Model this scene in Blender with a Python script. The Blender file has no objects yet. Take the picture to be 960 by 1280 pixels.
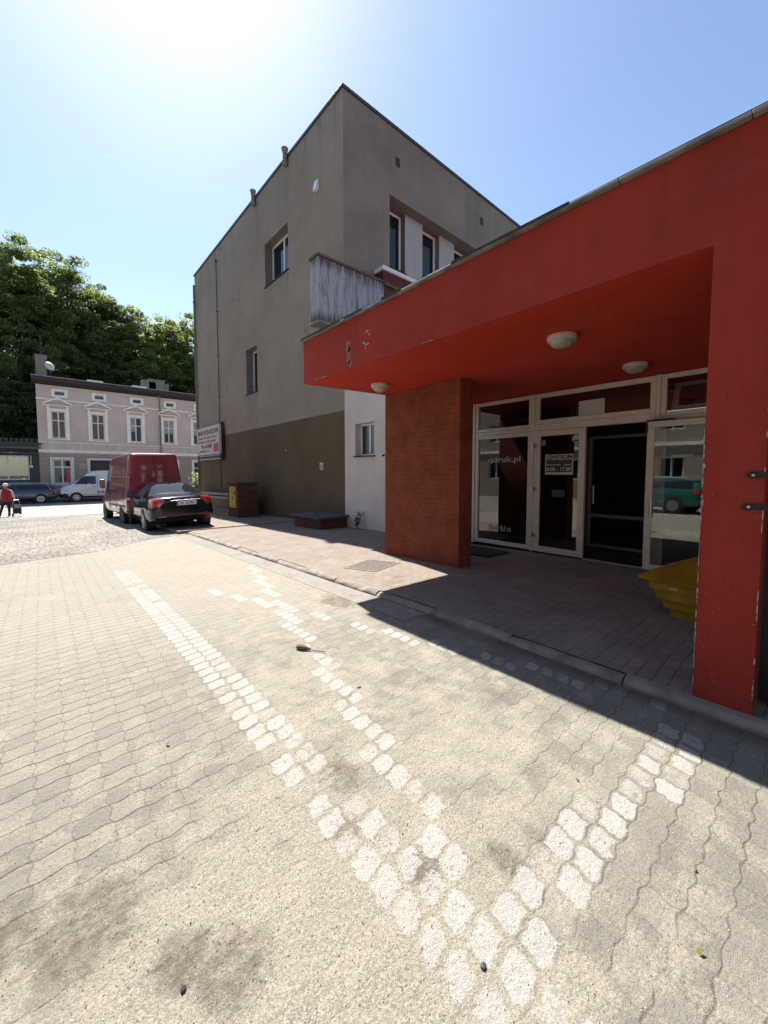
import bpy, bmesh, math, random
import numpy as np
from mathutils import Vector, Matrix, noise
R = math.radians
random.seed(7); rng = np.random.default_rng(7)
scene = bpy.context.scene
COL = scene.collection
PI = math.pi

# ------------------------------------------------------------------ helpers
class MB:
    def __init__(s): s.v = []; s.f = []; s.m = []
    def quad(s, pts, mi=0):
        n = len(s.v); s.v += [tuple(p) for p in pts]; s.f.append(tuple(range(n, n+len(pts)))); s.m.append(mi); return s
    def box(s, x0, x1, y0, y1, z0, z1, mi=0):
        n = len(s.v)
        s.v += [(x0,y0,z0),(x1,y0,z0),(x1,y1,z0),(x0,y1,z0),(x0,y0,z1),(x1,y0,z1),(x1,y1,z1),(x0,y1,z1)]
        for f in ((0,3,2,1),(4,5,6,7),(0,1,5,4),(1,2,6,5),(2,3,7,6),(3,0,4,7)):
            s.f.append(tuple(n+i for i in f)); s.m.append(mi)
        return s
    def prism(s, a, b, mi=0):
        """a, b: equally long polygons; closed solid between them"""
        n = len(s.v); k = len(a); s.v += [tuple(p) for p in a] + [tuple(p) for p in b]
        s.f.append(tuple(n+i for i in range(k))[::-1]); s.f.append(tuple(n+k+i for i in range(k))); s.m += [mi, mi]
        for i in range(k):
            j = (i+1) % k; s.f.append((n+i, n+j, n+k+j, n+k+i)); s.m.append(mi)
        return s
    def tube(s, pts, r, n=10, mi=0, r1=None, caps=True):
        pts = [Vector(p) for p in pts]; rings = []
        for i, p in enumerate(pts):
            d = (pts[min(i+1, len(pts)-1)] - pts[max(i-1, 0)]).normalized()
            u = d.cross(Vector((0,0,1)) if abs(d.z) < .9 else Vector((1,0,0))).normalized(); w = d.cross(u)
            rr = r if r1 is None else r + (r1-r)*i/(len(pts)-1)
            b = len(s.v)
            for k in range(n):
                a = 2*PI*k/n; s.v.append(tuple(p + u*math.cos(a)*rr + w*math.sin(a)*rr))
            rings.append(b)
        for i in range(len(rings)-1):
            for k in range(n):
                j = (k+1) % n; s.f.append((rings[i]+k, rings[i]+j, rings[i+1]+j, rings[i+1]+k)); s.m.append(mi)
        if caps:
            s.f.append(tuple(rings[0]+k for k in range(n))); s.m.append(mi)
            s.f.append(tuple(rings[-1]+k for k in range(n))[::-1]); s.m.append(mi)
        return s
    def lathe(s, prof, c=(0,0,0), n=24, mi=0, axis='z'):
        b = len(s.v)
        for (r, h) in prof:
            for k in range(n):
                a = 2*PI*k/n; x, y = r*math.cos(a), r*math.sin(a)
                p = (x, y, h) if axis == 'z' else ((h, x, y) if axis == 'x' else (x, h, y))
                s.v.append((c[0]+p[0], c[1]+p[1], c[2]+p[2]))
        for i in range(len(prof)-1):
            for k in range(n):
                j = (k+1) % n; s.f.append((b+i*n+k, b+i*n+j, b+(i+1)*n+j, b+(i+1)*n+k)); s.m.append(mi)
        s.f.append(tuple(b+k for k in range(n))[::-1]); s.m.append(mi)
        s.f.append(tuple(b+(len(prof)-1)*n+k for k in range(n))); s.m.append(mi)
        return s
    def build(s, name, mats, parent=None, smooth=False, bevel=0, seg=2):
        me = bpy.data.meshes.new(name); me.from_pydata(s.v, [], s.f)
        if not isinstance(mats, (list, tuple)): mats = [mats]
        for m in mats: me.materials.append(m)
        me.polygons.foreach_set('material_index', s.m)
        bm = bmesh.new(); bm.from_mesh(me); bmesh.ops.recalc_face_normals(bm, faces=bm.faces)
        bm.to_mesh(me); bm.free()
        o = bpy.data.objects.new(name, me); COL.objects.link(o)
        if smooth:
            me.polygons.foreach_set('use_smooth', [True]*len(me.polygons))
            try: me.set_sharp_from_angle(angle=R(40))
            except Exception: pass
        if bevel:
            md = o.modifiers.new('bevel', 'BEVEL'); md.width = bevel; md.segments = seg; md.limit_method = 'ANGLE'; md.angle_limit = R(40)
        if parent is not None: attach(o, parent)
        return o

def attach(o, parent):
    """world-built mesh becomes a child of parent without moving"""
    o.parent = parent
    base = parent
    M = Matrix.Identity(4)
    chain = []
    while base is not None: chain.append(base); base = base.parent
    for b in reversed(chain): M = M @ (b.matrix_parent_inverse @ b.matrix_basis)
    if parent.get('local_space'): return
    o.matrix_parent_inverse = M.inverted()

def thing(name, label, cat, loc=(0,0,0), rz=0, group=None, local=False):
    o = bpy.data.objects.new(name, None); COL.objects.link(o)
    o.location = loc; o.rotation_euler = (0,0,rz); o.empty_display_size = .2
    o['label'] = label; o['category'] = cat
    if group: o['group'] = group
    if local: o['local_space'] = 1
    return o
def tag(o, label, cat, group=None):
    o['label'] = label; o['category'] = cat
    if group: o['group'] = group
    return o
def struct(o, kind='structure'): o['kind'] = kind; return o
def copy_thing(o, parent=None):
    c = o.copy(); COL.objects.link(c)
    if parent is not None: c.parent = parent
    for ch in list(o.children): copy_thing(ch, c)
    return c

# ------------------------------------------------------------------ materials
class NT:
    def __init__(s, name):
        s.mat = bpy.data.materials.new(name); s.mat.use_nodes = True
        s.nt = s.mat.node_tree; s.b = s.nt.nodes['Principled BSDF']; s.out = s.nt.nodes['Material Output']
        g = s.n('ShaderNodeNewGeometry'); s.pos = g.outputs['Position']; s.nor = g.outputs['Normal']
        s._xyz = None
    def n(s, t, **kw):
        n = s.nt.nodes.new(t)
        for k, v in kw.items(): setattr(n, k, v)
        return n
    def l(s, a, b): s.nt.links.new(a, b)
    def put(s, sock, v):
        if isinstance(v, bpy.types.NodeSocket): s.l(v, sock)
        else: sock.default_value = v
    def m(s, op, a, b=0, c=0):
        n = s.n('ShaderNodeMath', operation=op)
        s.put(n.inputs[0], a); s.put(n.inputs[1], b); s.put(n.inputs[2], c); return n.outputs[0]
    def xyz(s):
        if s._xyz is None:
            n = s.n('ShaderNodeSeparateXYZ'); s.l(s.pos, n.inputs[0]); s._xyz = n.outputs
        return s._xyz
    def comb(s, x, y, z):
        n = s.n('ShaderNodeCombineXYZ')
        for i, v in enumerate((x, y, z)): s.put(n.inputs[i], v)
        return n.outputs[0]
    def scale(s, v, sc):
        n = s.n('ShaderNodeMapping'); s.l(v, n.inputs[0]); n.inputs['Scale'].default_value = sc; return n.outputs[0]
    def noise(s, scale, detail=4, rough=.55, vec=None, col=False):
        n = s.n('ShaderNodeTexNoise'); n.inputs['Scale'].default_value = scale
        n.inputs['Detail'].default_value = detail; n.inputs['Roughness'].default_value = rough
        s.l(vec if vec is not None else s.pos, n.inputs['Vector']); return n.outputs['Color' if col else 'Fac']
    def voro(s, scale, vec=None, feature='F1', out='Distance'):
        n = s.n('ShaderNodeTexVoronoi', feature=feature); n.inputs['Scale'].default_value = scale
        s.l(vec if vec is not None else s.pos, n.inputs['Vector']); return n.outputs[out]
    def ramp(s, v, a, b, lo=0., hi=1., smooth=True):
        n = s.n('ShaderNodeMapRange'); n.interpolation_type = 'SMOOTHSTEP' if smooth else 'LINEAR'
        s.put(n.inputs[0], v); s.put(n.inputs[1], a); s.put(n.inputs[2], b); s.put(n.inputs[3], lo); s.put(n.inputs[4], hi); return n.outputs[0]
    def mix(s, f, a, b, mode='MIX'):
        n = s.n('ShaderNodeMix', data_type='RGBA', blend_type=mode)
        s.put(n.inputs[0], f)
        for sock, v in ((n.inputs[6], a), (n.inputs[7], b)):
            if isinstance(v, (tuple, list)): sock.default_value = (*v[:3], 1)
            else: s.put(sock, v)
        return n.outputs[2]
    def white(s, vec):
        n = s.n('ShaderNodeTexWhiteNoise', noise_dimensions='3D'); s.l(vec, n.inputs[0]); return n.outputs['Value']
    def bump(s, h, strength=.3, dist=.01, prev=None):
        n = s.n('ShaderNodeBump'); n.inputs['Strength'].default_value = strength; n.inputs['Distance'].default_value = dist
        s.put(n.inputs['Height'], h)
        if prev is not None: s.l(prev, n.inputs['Normal'])
        return n.outputs[0]
    def fin(s, color=None, rough=None, normal=None, metal=None, spec=None):
        if color is not None:
            if isinstance(color, (tuple, list)): s.b.inputs['Base Color'].default_value = (*color[:3], 1)
            else: s.l(color, s.b.inputs['Base Color'])
        if rough is not None: s.put(s.b.inputs['Roughness'], rough)
        if normal is not None: s.l(normal, s.b.inputs['Normal'])
        if metal is not None: s.put(s.b.inputs['Metallic'], metal)
        if spec is not None: s.put(s.b.inputs['Specular IOR Level'], spec)
        return s.mat

def plain(name, c, rough=.6, metal=0., var=.12, scale=3., bump=0., bscale=60, spec=None, coat=0.):
    t = NT(name); v = t.noise(scale, 5)
    f = t.ramp(v, .3, .7, 1-var, 1+var, False)
    col = t.mix(1., c, t.comb(f, f, f), 'MULTIPLY')
    nrm = t.bump(t.noise(bscale, 4), bump, .01) if bump else None
    if coat: t.b.inputs['Coat Weight'].default_value = coat; t.b.inputs['Coat Roughness'].default_value = .03
    return t.fin(col, rough, nrm, metal, spec)

def render_mat(name, c, base=None, base_z=None, streak=.18, bump=.35, dirt=(.05,.045,.04), grain=220, blotch=.1):
    """painted rendered wall: rain streaks, blotches, fine grain"""
    t = NT(name); x = t.xyz()
    col = c
    if base is not None:
        col = t.mix(t.ramp(x[2], base_z-.008, base_z+.008), base, c)
    st = t.noise(1, 6, .7, t.scale(t.pos, (2.1, 2.1, .14)))
    st2 = t.noise(1, 4, .6, t.scale(t.pos, (9, 9, .35)))
    sm = t.m('MULTIPLY', t.ramp(st, .45, .75), t.ramp(st2, .35, .7, .3, 1))
    col = t.mix(t.m('MULTIPLY', sm, streak), col, dirt)
    bl = t.ramp(t.noise(.7, 6, .6), .3, .7, 1-blotch, 1+blotch, False)
    col = t.mix(1., col, t.comb(bl, bl, bl), 'MULTIPLY')
    g = t.noise(grain, 3, .7)
    gg = t.ramp(g, .2, .8, .9, 1.1, False)
    col = t.mix(1., col, t.comb(gg, gg, gg), 'MULTIPLY')
    h = t.m('ADD', g, t.m('MULTIPLY', t.noise(18, 3), .8))
    return t.fin(col, .9, t.bump(h, bump, .006), spec=.2)

def brick_mat(name, c1, c2, mortar, w=.25, h=.075, ms=.012, bump=.6, axis='auto', painted=False):
    t = NT(name); x = t.xyz(); nn = t.n('ShaderNodeSeparateXYZ'); t.l(t.nor, nn.inputs[0])
    isx = t.m('GREATER_THAN', t.m('ABSOLUTE', nn.outputs[0]), .6)
    u = t.m('ADD', t.m('MULTIPLY', x[1], isx), t.m('MULTIPLY', x[0], t.m('SUBTRACT', 1, isx)))
    b = t.n('ShaderNodeTexBrick'); b.offset = .5
    t.l(t.comb(u, x[2], 0), b.inputs['Vector']); b.inputs['Scale'].default_value = 1
    b.inputs['Brick Width'].default_value = w; b.inputs['Row Height'].default_value = h
    b.inputs['Mortar Size'].default_value = ms; b.inputs['Mortar Smooth'].default_value = .4
    b.inputs['Color1'].default_value = (*c1, 1); b.inputs['Color2'].default_value = (*c2, 1); b.inputs['Mortar'].default_value = (*mortar, 1)
    v = t.ramp(t.noise(3.2, 7, .72), .3, .7, .68, 1.28, False)
    col = t.mix(1., b.outputs['Color'], t.comb(v, v, v), 'MULTIPLY')
    h_ = t.m('ADD', t.m('MULTIPLY', b.outputs['Fac'], -1), t.m('MULTIPLY', t.noise(70, 4), .35))
    return t.fin(col, .85, t.bump(h_, bump, .006), spec=.25)

def glass_mat(name, tint=(.5,.52,.5), refl=.12, rough=.0, ior=1.5):
    """see-through pane: tinted transparency under a mirror film"""
    t = NT(name); nt = t.nt
    tr = t.n('ShaderNodeBsdfTransparent'); tr.inputs[0].default_value = (*tint, 1)
    gl = t.n('ShaderNodeBsdfGlossy'); gl.inputs['Roughness'].default_value = rough; gl.inputs[0].default_value = (1,1,1,1)
    fr = t.n('ShaderNodeFresnel'); fr.inputs[0].default_value = ior
    f = t.m('MAXIMUM', fr.outputs[0], refl)
    wob = t.bump(t.noise(1.3, 2), .02, .02); t.l(wob, gl.inputs['Normal'])
    mx = t.n('ShaderNodeMixShader'); t.l(f, mx.inputs[0]); t.l(tr.outputs[0], mx.inputs[1]); t.l(gl.outputs[0], mx.inputs[2])
    t.l(mx.outputs[0], t.out.inputs[0]); return t.mat

def dark_glass(name, c=(.012,.015,.018), rough=.03):
    t = NT(name); return t.fin(c, rough, t.bump(t.noise(.9, 2), .03, .03), spec=.6)

M = {}
def grey_wall():
    t = NT('grey_render'); x = t.xyz()
    wob = t.m('MULTIPLY', t.m('SUBTRACT', t.noise(6, 4), .5), .03)
    band = t.ramp(t.m('ADD', x[2], wob), 3.70, 3.715)
    up = t.mix(t.ramp(t.noise(.22, 4, .6), .35, .65), (.242,.202,.158), (.268,.228,.181))
    lo = t.mix(t.ramp(t.noise(.5, 5, .65), .35, .65), (.108,.077,.042), (.126,.092,.053))
    col = t.mix(band, lo, up)
    st = t.noise(1, 5, .6, t.scale(t.pos, (2.6, 2.6, .10))); st2 = t.noise(1, 4, .65, t.scale(t.pos, (14, 14, .5)))
    drip = t.m('MULTIPLY', t.ramp(st, .45, .72), t.ramp(st2, .3, .7, .2, 1))
    eav = t.ramp(x[2], 10.2, 13.5)
    col = t.mix(t.m('MULTIPLY', t.m('MULTIPLY', drip, eav), .5), col, (.085,.077,.067))
    for (y0, y1, zs) in ((14.05, 16.2, 9.45), (17.1, 18.4, 5.3)):
        m_ = t.m('MULTIPLY', t.m('MULTIPLY', t.ramp(x[1], y0-.1, y0+.12), t.ramp(x[1], y1+.1, y1-.12)), t.m('MULTIPLY', t.m('LESS_THAN', x[2], zs), t.ramp(x[2], zs-2.1, zs)))
        edge = t.m('MAXIMUM', t.ramp(t.m('ABSOLUTE', t.m('SUBTRACT', x[1], y0)), .3, .05), t.ramp(t.m('ABSOLUTE', t.m('SUBTRACT', x[1], y1)), .3, .05))
        col = t.mix(t.m('MULTIPLY', t.m('MULTIPLY', m_, t.ramp(st2, .35, .7)), t.m('ADD', .28, t.m('MULTIPLY', edge, .3))), col, (.095,.083,.07))
    spl = t.m('MULTIPLY', t.ramp(x[2], 1.0, -.1), t.ramp(t.noise(3, 6, .7), .4, .65))
    col = t.mix(t.m('MULTIPLY', spl, .4), col, (.075,.062,.047))
    pt = t.voro(.45, t.scale(t.pos, (1, 1, 1.6)), 'F1', 'Color'); ps = t.n('ShaderNodeSeparateXYZ'); t.l(pt, ps.inputs[0])
    k = t.ramp(ps.outputs[0], 0, 1, .955, 1.045, False); col = t.mix(1., col, t.comb(k, k, k), 'MULTIPLY')
    wv = t.n('ShaderNodeVectorMath', operation='ADD'); t.l(t.pos, wv.inputs[0]); t.l(t.noise(2.2, 4, .6, col=True), wv.inputs[1])
    ck = t.voro(.35, wv.outputs[0], 'DISTANCE_TO_EDGE'); crk = t.m('MULTIPLY', t.ramp(ck, .010, .003), t.ramp(t.noise(.4, 2), .52, .6))
    col = t.mix(t.m('MULTIPLY', crk, .45), col, (.07,.06,.05))
    bl = t.ramp(t.noise(1.4, 6, .65), .3, .7, .93, 1.07, False); col = t.mix(1., col, t.comb(bl, bl, bl), 'MULTIPLY')
    g = t.noise(200, 3, .7); gg = t.ramp(g, .2, .8, .9, 1.1, False); col = t.mix(1., col, t.comb(gg, gg, gg), 'MULTIPLY')
    return t.fin(col, .9, t.bump(t.m('ADD', g, t.m('MULTIPLY', t.noise(14, 4), 1.4)), .4, .008), spec=.2)
M['grey_render'] = grey_wall()
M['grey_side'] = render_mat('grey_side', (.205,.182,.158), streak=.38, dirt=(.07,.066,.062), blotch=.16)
M['light_render'] = render_mat('light_render', (.36,.36,.36), streak=.15)
M['white_render'] = render_mat('white_render', (.57,.505,.47), streak=.2, dirt=(.2,.18,.17), bump=.6, grain=120)
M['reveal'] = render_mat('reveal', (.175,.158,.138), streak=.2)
M['roof_edge'] = plain('roof_edge', (.055,.06,.065), .5, .3)
def red_wall(name, c, streak=.25):
    t = NT(name); x = t.xyz()
    st = t.noise(1, 5, .6, t.scale(t.pos, (5, 5, .3)))
    col = t.mix(t.m('MULTIPLY', t.ramp(st, .42, .75), streak), c, (c[0]*.62, c[1]*.9, c[2]*.9))
    bl = t.ramp(t.noise(1.1, 6, .65), .3, .7, .86, 1.14, False)
    col = t.mix(1., col, t.comb(bl, bl, bl), 'MULTIPLY')
    fade = t.ramp(t.noise(2.3, 5, .6), .52, .75)
    col = t.mix(t.m('MULTIPLY', fade, .38), col, (.30,.065,.055))
    ch = t.m('MULTIPLY', t.ramp(t.noise(26, 5, .6), .735, .765), t.ramp(t.noise(2.1, 3), .52, .62))
    col = t.mix(ch, col, (.28,.24,.22))
    g = t.noise(130, 4, .75); gg = t.ramp(g, .25, .75, .76, 1.22, False)
    col = t.mix(1., col, t.comb(gg, gg, gg), 'MULTIPLY')
    h = t.m('ADD', t.m('MULTIPLY', g, 1.3), t.m('MULTIPLY', t.noise(42, 5, .65), 1.6))
    return t.fin(col, .82, t.bump(h, .9, .009), spec=.25)
M['red'] = red_wall('red_render', (.33,.034,.023), .5)
M['soffit'] = red_wall('red_soffit', (.42,.028,.011), .15)
M['chip'] = plain('bare_plaster', (.34,.27,.24), .9, var=.2, scale=40, bump=.3)
M['red_brick'] = brick_mat('painted_red_brick', (.19,.044,.021), (.172,.040,.019), (.13,.030,.015), .27, .086, .006, .35)
M['brick'] = brick_mat('plinth_brick', (.16,.053,.032), (.115,.037,.025), (.045,.033,.027), .25, .077, .014, .8)
M['dark_brick'] = brick_mat('dark_brick', (.13,.04,.032), (.10,.032,.026), (.06,.035,.03), .25, .077, .012)
M['upvc'] = plain('upvc_frame', (.58,.50,.43), .4, var=.08, scale=6)
M['upvc_white'] = plain('upvc_white', (.68,.68,.68), .35, var=.05)
M['steel'] = plain('steel', (.45,.44,.42), .35, .9)
M['zinc'] = plain('zinc_flashing', (.20,.19,.175), .6, .3, var=.4, scale=5)
M['felt'] = plain('roof_felt', (.035,.033,.03), .9, var=.35, scale=7, bump=.4)
M['iron'] = plain('black_iron', (.012,.012,.013), .55, .3, bump=.3)
M['black'] = plain('black_plastic', (.012,.012,.013), .6)
M['rubber'] = plain('rubber', (.014,.014,.015), .85)
M['glass'] = glass_mat('shop_glass', (.55,.57,.54), .13)
M['win'] = dark_glass('window_glass')
M['car_glass'] = dark_glass('car_glass', (.01,.012,.014), .02); M['car_glass'].node_tree.nodes['Principled BSDF'].inputs['Specular IOR Level'].default_value = .3
M['win_blue'] = dark_glass('attic_glass', (.03,.05,.08))
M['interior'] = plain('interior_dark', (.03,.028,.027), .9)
M['frame_brown'] = plain('brown_frame', (.20,.15,.11), .5)
M['sticker'] = plain('white_vinyl', (.45,.42,.39), .6, var=.04)
M['sticker_grey'] = plain('faded_vinyl', (.33,.33,.30), .6, var=.04)
M['ink'] = plain('black_ink', (.015,.013,.012), .6, var=.02)
M['red_ink'] = plain('red_ink', (.38,.07,.04), .6, var=.05)
M['lamp_rim'] = plain('cream_plastic', (.45,.37,.29), .5)
M['lamp_dome'] = plain('lamp_glass', (.28,.27,.22), .25)
M['yellow'] = plain('yellow_plastic', (.31,.165,.007), .5, var=.3, scale=5, bump=.3, bscale=30)
M['yellow_door'] = plain('yellow_steel', (.42,.32,.015), .5)
M['slab'] = plain('dark_slab', (.06,.063,.07), .8, var=.25, scale=12, bump=.5)
M['concrete'] = plain('concrete', (.19,.168,.138), .9, var=.35, scale=9, bump=.5, bscale=110)
M['kerbstone'] = plain('kerb_stone', (.20,.17,.14), .9, var=.35, scale=5, bump=.7, bscale=60)
M['grate'] = plain('grate_iron', (.15,.125,.10), .75, .2, var=.25, scale=18, bump=.5)
M['sign_face'] = plain('sign_face', (.50,.40,.38), .6, var=.06)
M['pipe'] = plain('insulated_pipe', (.2,.175,.16), .5, .2)
M['dirtwall'] = render_mat('low_wall_render', (.15,.115,.075), streak=.5)

def weathered_panel():
    t = NT('weathered_panel'); x = t.xyz()
    st = t.noise(1, 6, .7, t.scale(t.pos, (6, 6, .8)))
    st2 = t.noise(1, 5, .65, t.scale(t.pos, (34, 34, 2.2)))
    edge = t.m('MAXIMUM', t.ramp(x[2], 6.55, 6.1), t.ramp(x[2], 7.45, 8.0))
    k = t.ramp(t.m('ADD', t.m('ADD', t.m('MULTIPLY', st, .8), t.m('MULTIPLY', st2, .34)), t.m('MULTIPLY', edge, .16)), .50, .80)
    col = t.mix(k, (.33,.34,.37), (.035,.035,.036))
    col = t.mix(t.m('MULTIPLY', t.ramp(t.noise(5, 5, .7), .55, .7), .5), col, (.14,.12,.08))
    return t.fin(col, .8, t.bump(st2, .4, .01))
M['panel'] = weathered_panel()

# ---------------- ground materials
PW, PL = .142, .125                     # paver lattice
def pave_mat():
    t = NT('interlocking_pavers'); x = t.xyz()
    wob = t.noise(3.2, 3, .5, col=True); ws = t.n('ShaderNodeSeparateXYZ'); t.l(wob, ws.inputs[0])
    wob2 = t.noise(28, 2, .5, col=True); ws2 = t.n('ShaderNodeSeparateXYZ'); t.l(wob2, ws2.inputs[0])
    def warp(c, i): return t.m('ADD', c, t.m('ADD', t.m('MULTIPLY', t.m('SUBTRACT', ws.outputs[i], .5), .035), t.m('MULTIPLY', t.m('SUBTRACT', ws2.outputs[i], .5), .016)))
    X = warp(x[0], 0); Y = warp(x[1], 1)
    u = t.m('DIVIDE', t.m('SUBTRACT', X, .905), PW); w = t.m('DIVIDE', t.m('SUBTRACT', Y, .04), PL)
    def wave(q): return t.m('MULTIPLY', t.m('SINE', t.m('MULTIPLY', q, 2*PI)), .055)
    U = t.m('ADD', u, wave(w)); v = t.m('ADD', w, wave(u))
    col_i = t.m('FLOOR', U); row_i = t.m('FLOOR', v)
    dv = t.m('MULTIPLY', t.m('ABSOLUTE', t.m('SUBTRACT', v, t.m('ROUND', v))), PL)
    du = t.m('MULTIPLY', t.m('ABSOLUTE', t.m('SUBTRACT', U, t.m('ROUND', U))), PW)
    jd = t.m('MINIMUM', dv, t.m('ADD', du, .0015))
    cid = t.comb(col_i, row_i, 3.7)
    rnd = t.white(cid); rnd2 = t.white(t.comb(row_i, col_i, 1.3))
    cx = t.m('ADD', t.m('MULTIPLY', t.m('ADD', col_i, .5), PW), .905)
    cy = t.m('ADD', t.m('MULTIPLY', t.m('ADD', row_i, .5), PL), .04)
    # wind-blown sand, thickest round the meeting of the painted lines
    def blob(bx, by, r, ax=1.):
        q = t.m('ADD', t.m('POWER', t.m('MULTIPLY', t.m('SUBTRACT', x[0], bx), ax), 2), t.m('POWER', t.m('SUBTRACT', x[1], by), 2))
        return t.ramp(t.m('SQRT', q), r, r*.35)
    n_big = t.noise(1.1, 6, .6); n_mid = t.noise(5.5, 6, .65)
    sand = t.m('ADD', t.m('ADD', blob(1.55, 1.7, 2.0), t.m('MAXIMUM', t.m('MULTIPLY', blob(.5, .9, 1.3), 1.15), t.m('MULTIPLY', blob(-.2, 1.5, .9), 1.1))), t.m('MULTIPLY', blob(2.2, 3.6, 1.8), .55))
    sand = t.m('ADD', t.m('MULTIPLY', sand, .42), t.m('ADD', t.m('MULTIPLY', t.m('SUBTRACT', n_big, .5), 1.3), t.m('MULTIPLY', t.m('SUBTRACT', n_mid, .5), 1.7)))
    sandf = t.ramp(sand, .08, .72)
    # joints
    jw = t.m('ADD', .0017, t.m('MULTIPLY', t.m('SUBTRACT', n_mid,   .4), .005))
    jw = t.m('MULTIPLY', jw, t.ramp(x[1], 2, 9, 1, 1.9))
    joint = t.ramp(jd, jw, t.m('ADD', jw, .0030), 1, 0)
    jvis = t.m('MULTIPLY', joint, t.m('SUBTRACT', 1, t.m('MULTIPLY', sandf, .82)))
    jvis = t.m('MULTIPLY', t.m('MULTIPLY', jvis, t.ramp(t.m('SUBTRACT', dv, du), -.004, .010, 1., .4)), t.ramp(t.noise(2.3, 4), .3, .55, .4, 1))
    # grain
    g1 = t.noise(230, 3, .85); g2 = t.noise(85, 5, .8); spk = t.voro(190, out='Color'); sp = t.n('ShaderNodeSeparateXYZ'); t.l(spk, sp.inputs[0])
    stone = t.mix(rnd, (.176,.164,.136), (.232,.215,.177))
    tone = t.ramp(t.noise(.55, 5, .6), .3, .7, .87, 1.1, False)
    stone = t.mix(1., stone, t.comb(tone, tone, tone), 'MULTIPLY')
    sandc = t.mix(t.ramp(sp.outputs[0], .1, .9, 0, 1, False), (.212,.194,.150), (.348,.320,.253))
    c = t.mix(t.m('MULTIPLY', sandf, .85), stone, sandc)
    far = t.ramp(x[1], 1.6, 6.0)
    c = t.mix(t.m('MULTIPLY', far, .75), c, (.288,.266,.216))  # sunlit view-angle brightness painted in: paving colour lightens with distance
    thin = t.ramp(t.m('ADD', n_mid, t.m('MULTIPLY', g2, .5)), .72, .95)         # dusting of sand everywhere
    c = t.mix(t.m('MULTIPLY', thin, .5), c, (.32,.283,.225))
    # dark earthy stains
    st = None
    for (bx, by, r, ax) in ((1.17,1.70,.20,1.2),(1.44,.83,.16,1.6),(1.14,1.06,.14,1.),(.06,1.72,.30,1.),(-.2,1.85,.24,1.),(.30,1.38,.16,1.),(2.86,4.15,.5,1.6),(1.0,1.42,.12,1),(.42,1.25,.2,1)):
        b_ = blob(bx, by, r, ax); st = b_ if st is None else t.m('MAXIMUM', st, b_)
    stn = t.ramp(t.m('ADD', t.m('MULTIPLY', st, .55), t.m('ADD', t.m('MULTIPLY', t.m('SUBTRACT', t.noise(13, 7, .75), .5), 1.6), t.m('MULTIPLY', t.m('SUBTRACT', g2, .5), 1.1))), .12, .85)
    stn = t.m('MULTIPLY', stn, t.ramp(st, .02, .3))
    c = t.mix(t.m('MULTIPLY', stn, .8), c, (.085,.068,.05))
    c = t.mix(t.m('MULTIPLY', t.ramp(t.noise(.9, 5, .65), .56, .72), .22), c, (.13,.112,.09))
    # grains: dark and light specks
    gr = t.ramp(g1, .25, .75, .52, 1.46, False); c = t.mix(1., c, t.comb(gr, gr, gr), 'MULTIPLY')
    gr2 = t.ramp(g2, .25, .75, .72, 1.28, False); c = t.mix(1., c, t.comb(gr2, gr2, gr2), 'MULTIPLY')
    c = t.mix(t.m('MULTIPLY', t.ramp(sp.outputs[1], .984, .990), t.ramp(n_mid, .42, .62)), c, (.09,.07,.05))
    # worn white bay lines, block by block
    def line(ax_, ay, bx, by, hw, drop):
        L = math.hypot(bx-ax_, by-ay); ux, uy = (bx-ax_)/L, (by-ay)/L
        rx = t.m('SUBTRACT', cx, ax_); ry = t.m('SUBTRACT', cy, ay)
        along = t.m('ADD', t.m('MULTIPLY', rx, ux), t.m('MULTIPLY', ry, uy))
        acr = t.m('ABSOLUTE', t.m('SUBTRACT', t.m('MULTIPLY', rx, uy), t.m('MULTIPLY', ry, ux)))
        f = t.m('MULTIPLY', t.m('LESS_THAN', acr, hw), t.m('MULTIPLY', t.m('GREATER_THAN', along, 0), t.m('LESS_THAN', along, L)))
        return t.m('MULTIPLY', f, t.m('GREATER_THAN', rnd2, drop))
    pa = line(1.055, .33, 1.07, 8.4, .145, .06)
    pb = line(1.25, .86, 2.94, 7.2, .078, .06)
    pc = line(1.78, 5.9, 3.34, .6, .07, .25)
    pd = line(.88, .70, 3.0, .53, .122, .06)
    pm = t.m('MAXIMUM', t.m('MAXIMUM', pa, pb), t.m('MAXIMUM', pc, pd))
    wear = t.m('ADD', t.m('ADD', t.m('MULTIPLY', n_mid, .35), t.m('MULTIPLY', t.noise(75, 4, .7), .8)), t.m('MULTIPLY', rnd, .42))
    rq = .024
    qa = t.m('MAXIMUM', t.m('SUBTRACT', rq, du), 0); qb = t.m('MAXIMUM', t.m('SUBTRACT', rq, dv), 0)
    jr = t.m('SUBTRACT', rq, t.m('SQRT', t.m('ADD', t.m('MULTIPLY', qa, qa), t.m('MULTIPLY', qb, qb))))
    wn_ = t.m('ADD', t.m('MULTIPLY', t.m('SUBTRACT', t.noise(20, 6, .7), .44), .06), t.m('MULTIPLY', t.m('SUBTRACT', rnd, .5), .014))
    gap = t.ramp(jr, t.m('ADD', .009, wn_), t.m('ADD', .015, wn_))
    gap = t.m('MAXIMUM', gap, t.m('MULTIPLY', t.ramp(x[1], 2.5, 5), t.ramp(jd, .003, .010)))
    pm = t.m('MULTIPLY', t.m('MULTIPLY', pm, gap), t.m('MULTIPLY', t.ramp(wear, 1.14, .80), t.ramp(rnd2, .0, 1., .82, 1., False)))
    pm = t.m('MULTIPLY', pm, t.ramp(x[1], 4.5, 10, 1, .5))
    pcol = t.mix(t.ramp(g1, .3, .7), (.27,.255,.225), (.42,.41,.385))
    pcol = t.mix(.75, pcol, t.mix(1., pcol, t.comb(gr, gr, gr), 'MULTIPLY'))
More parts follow.
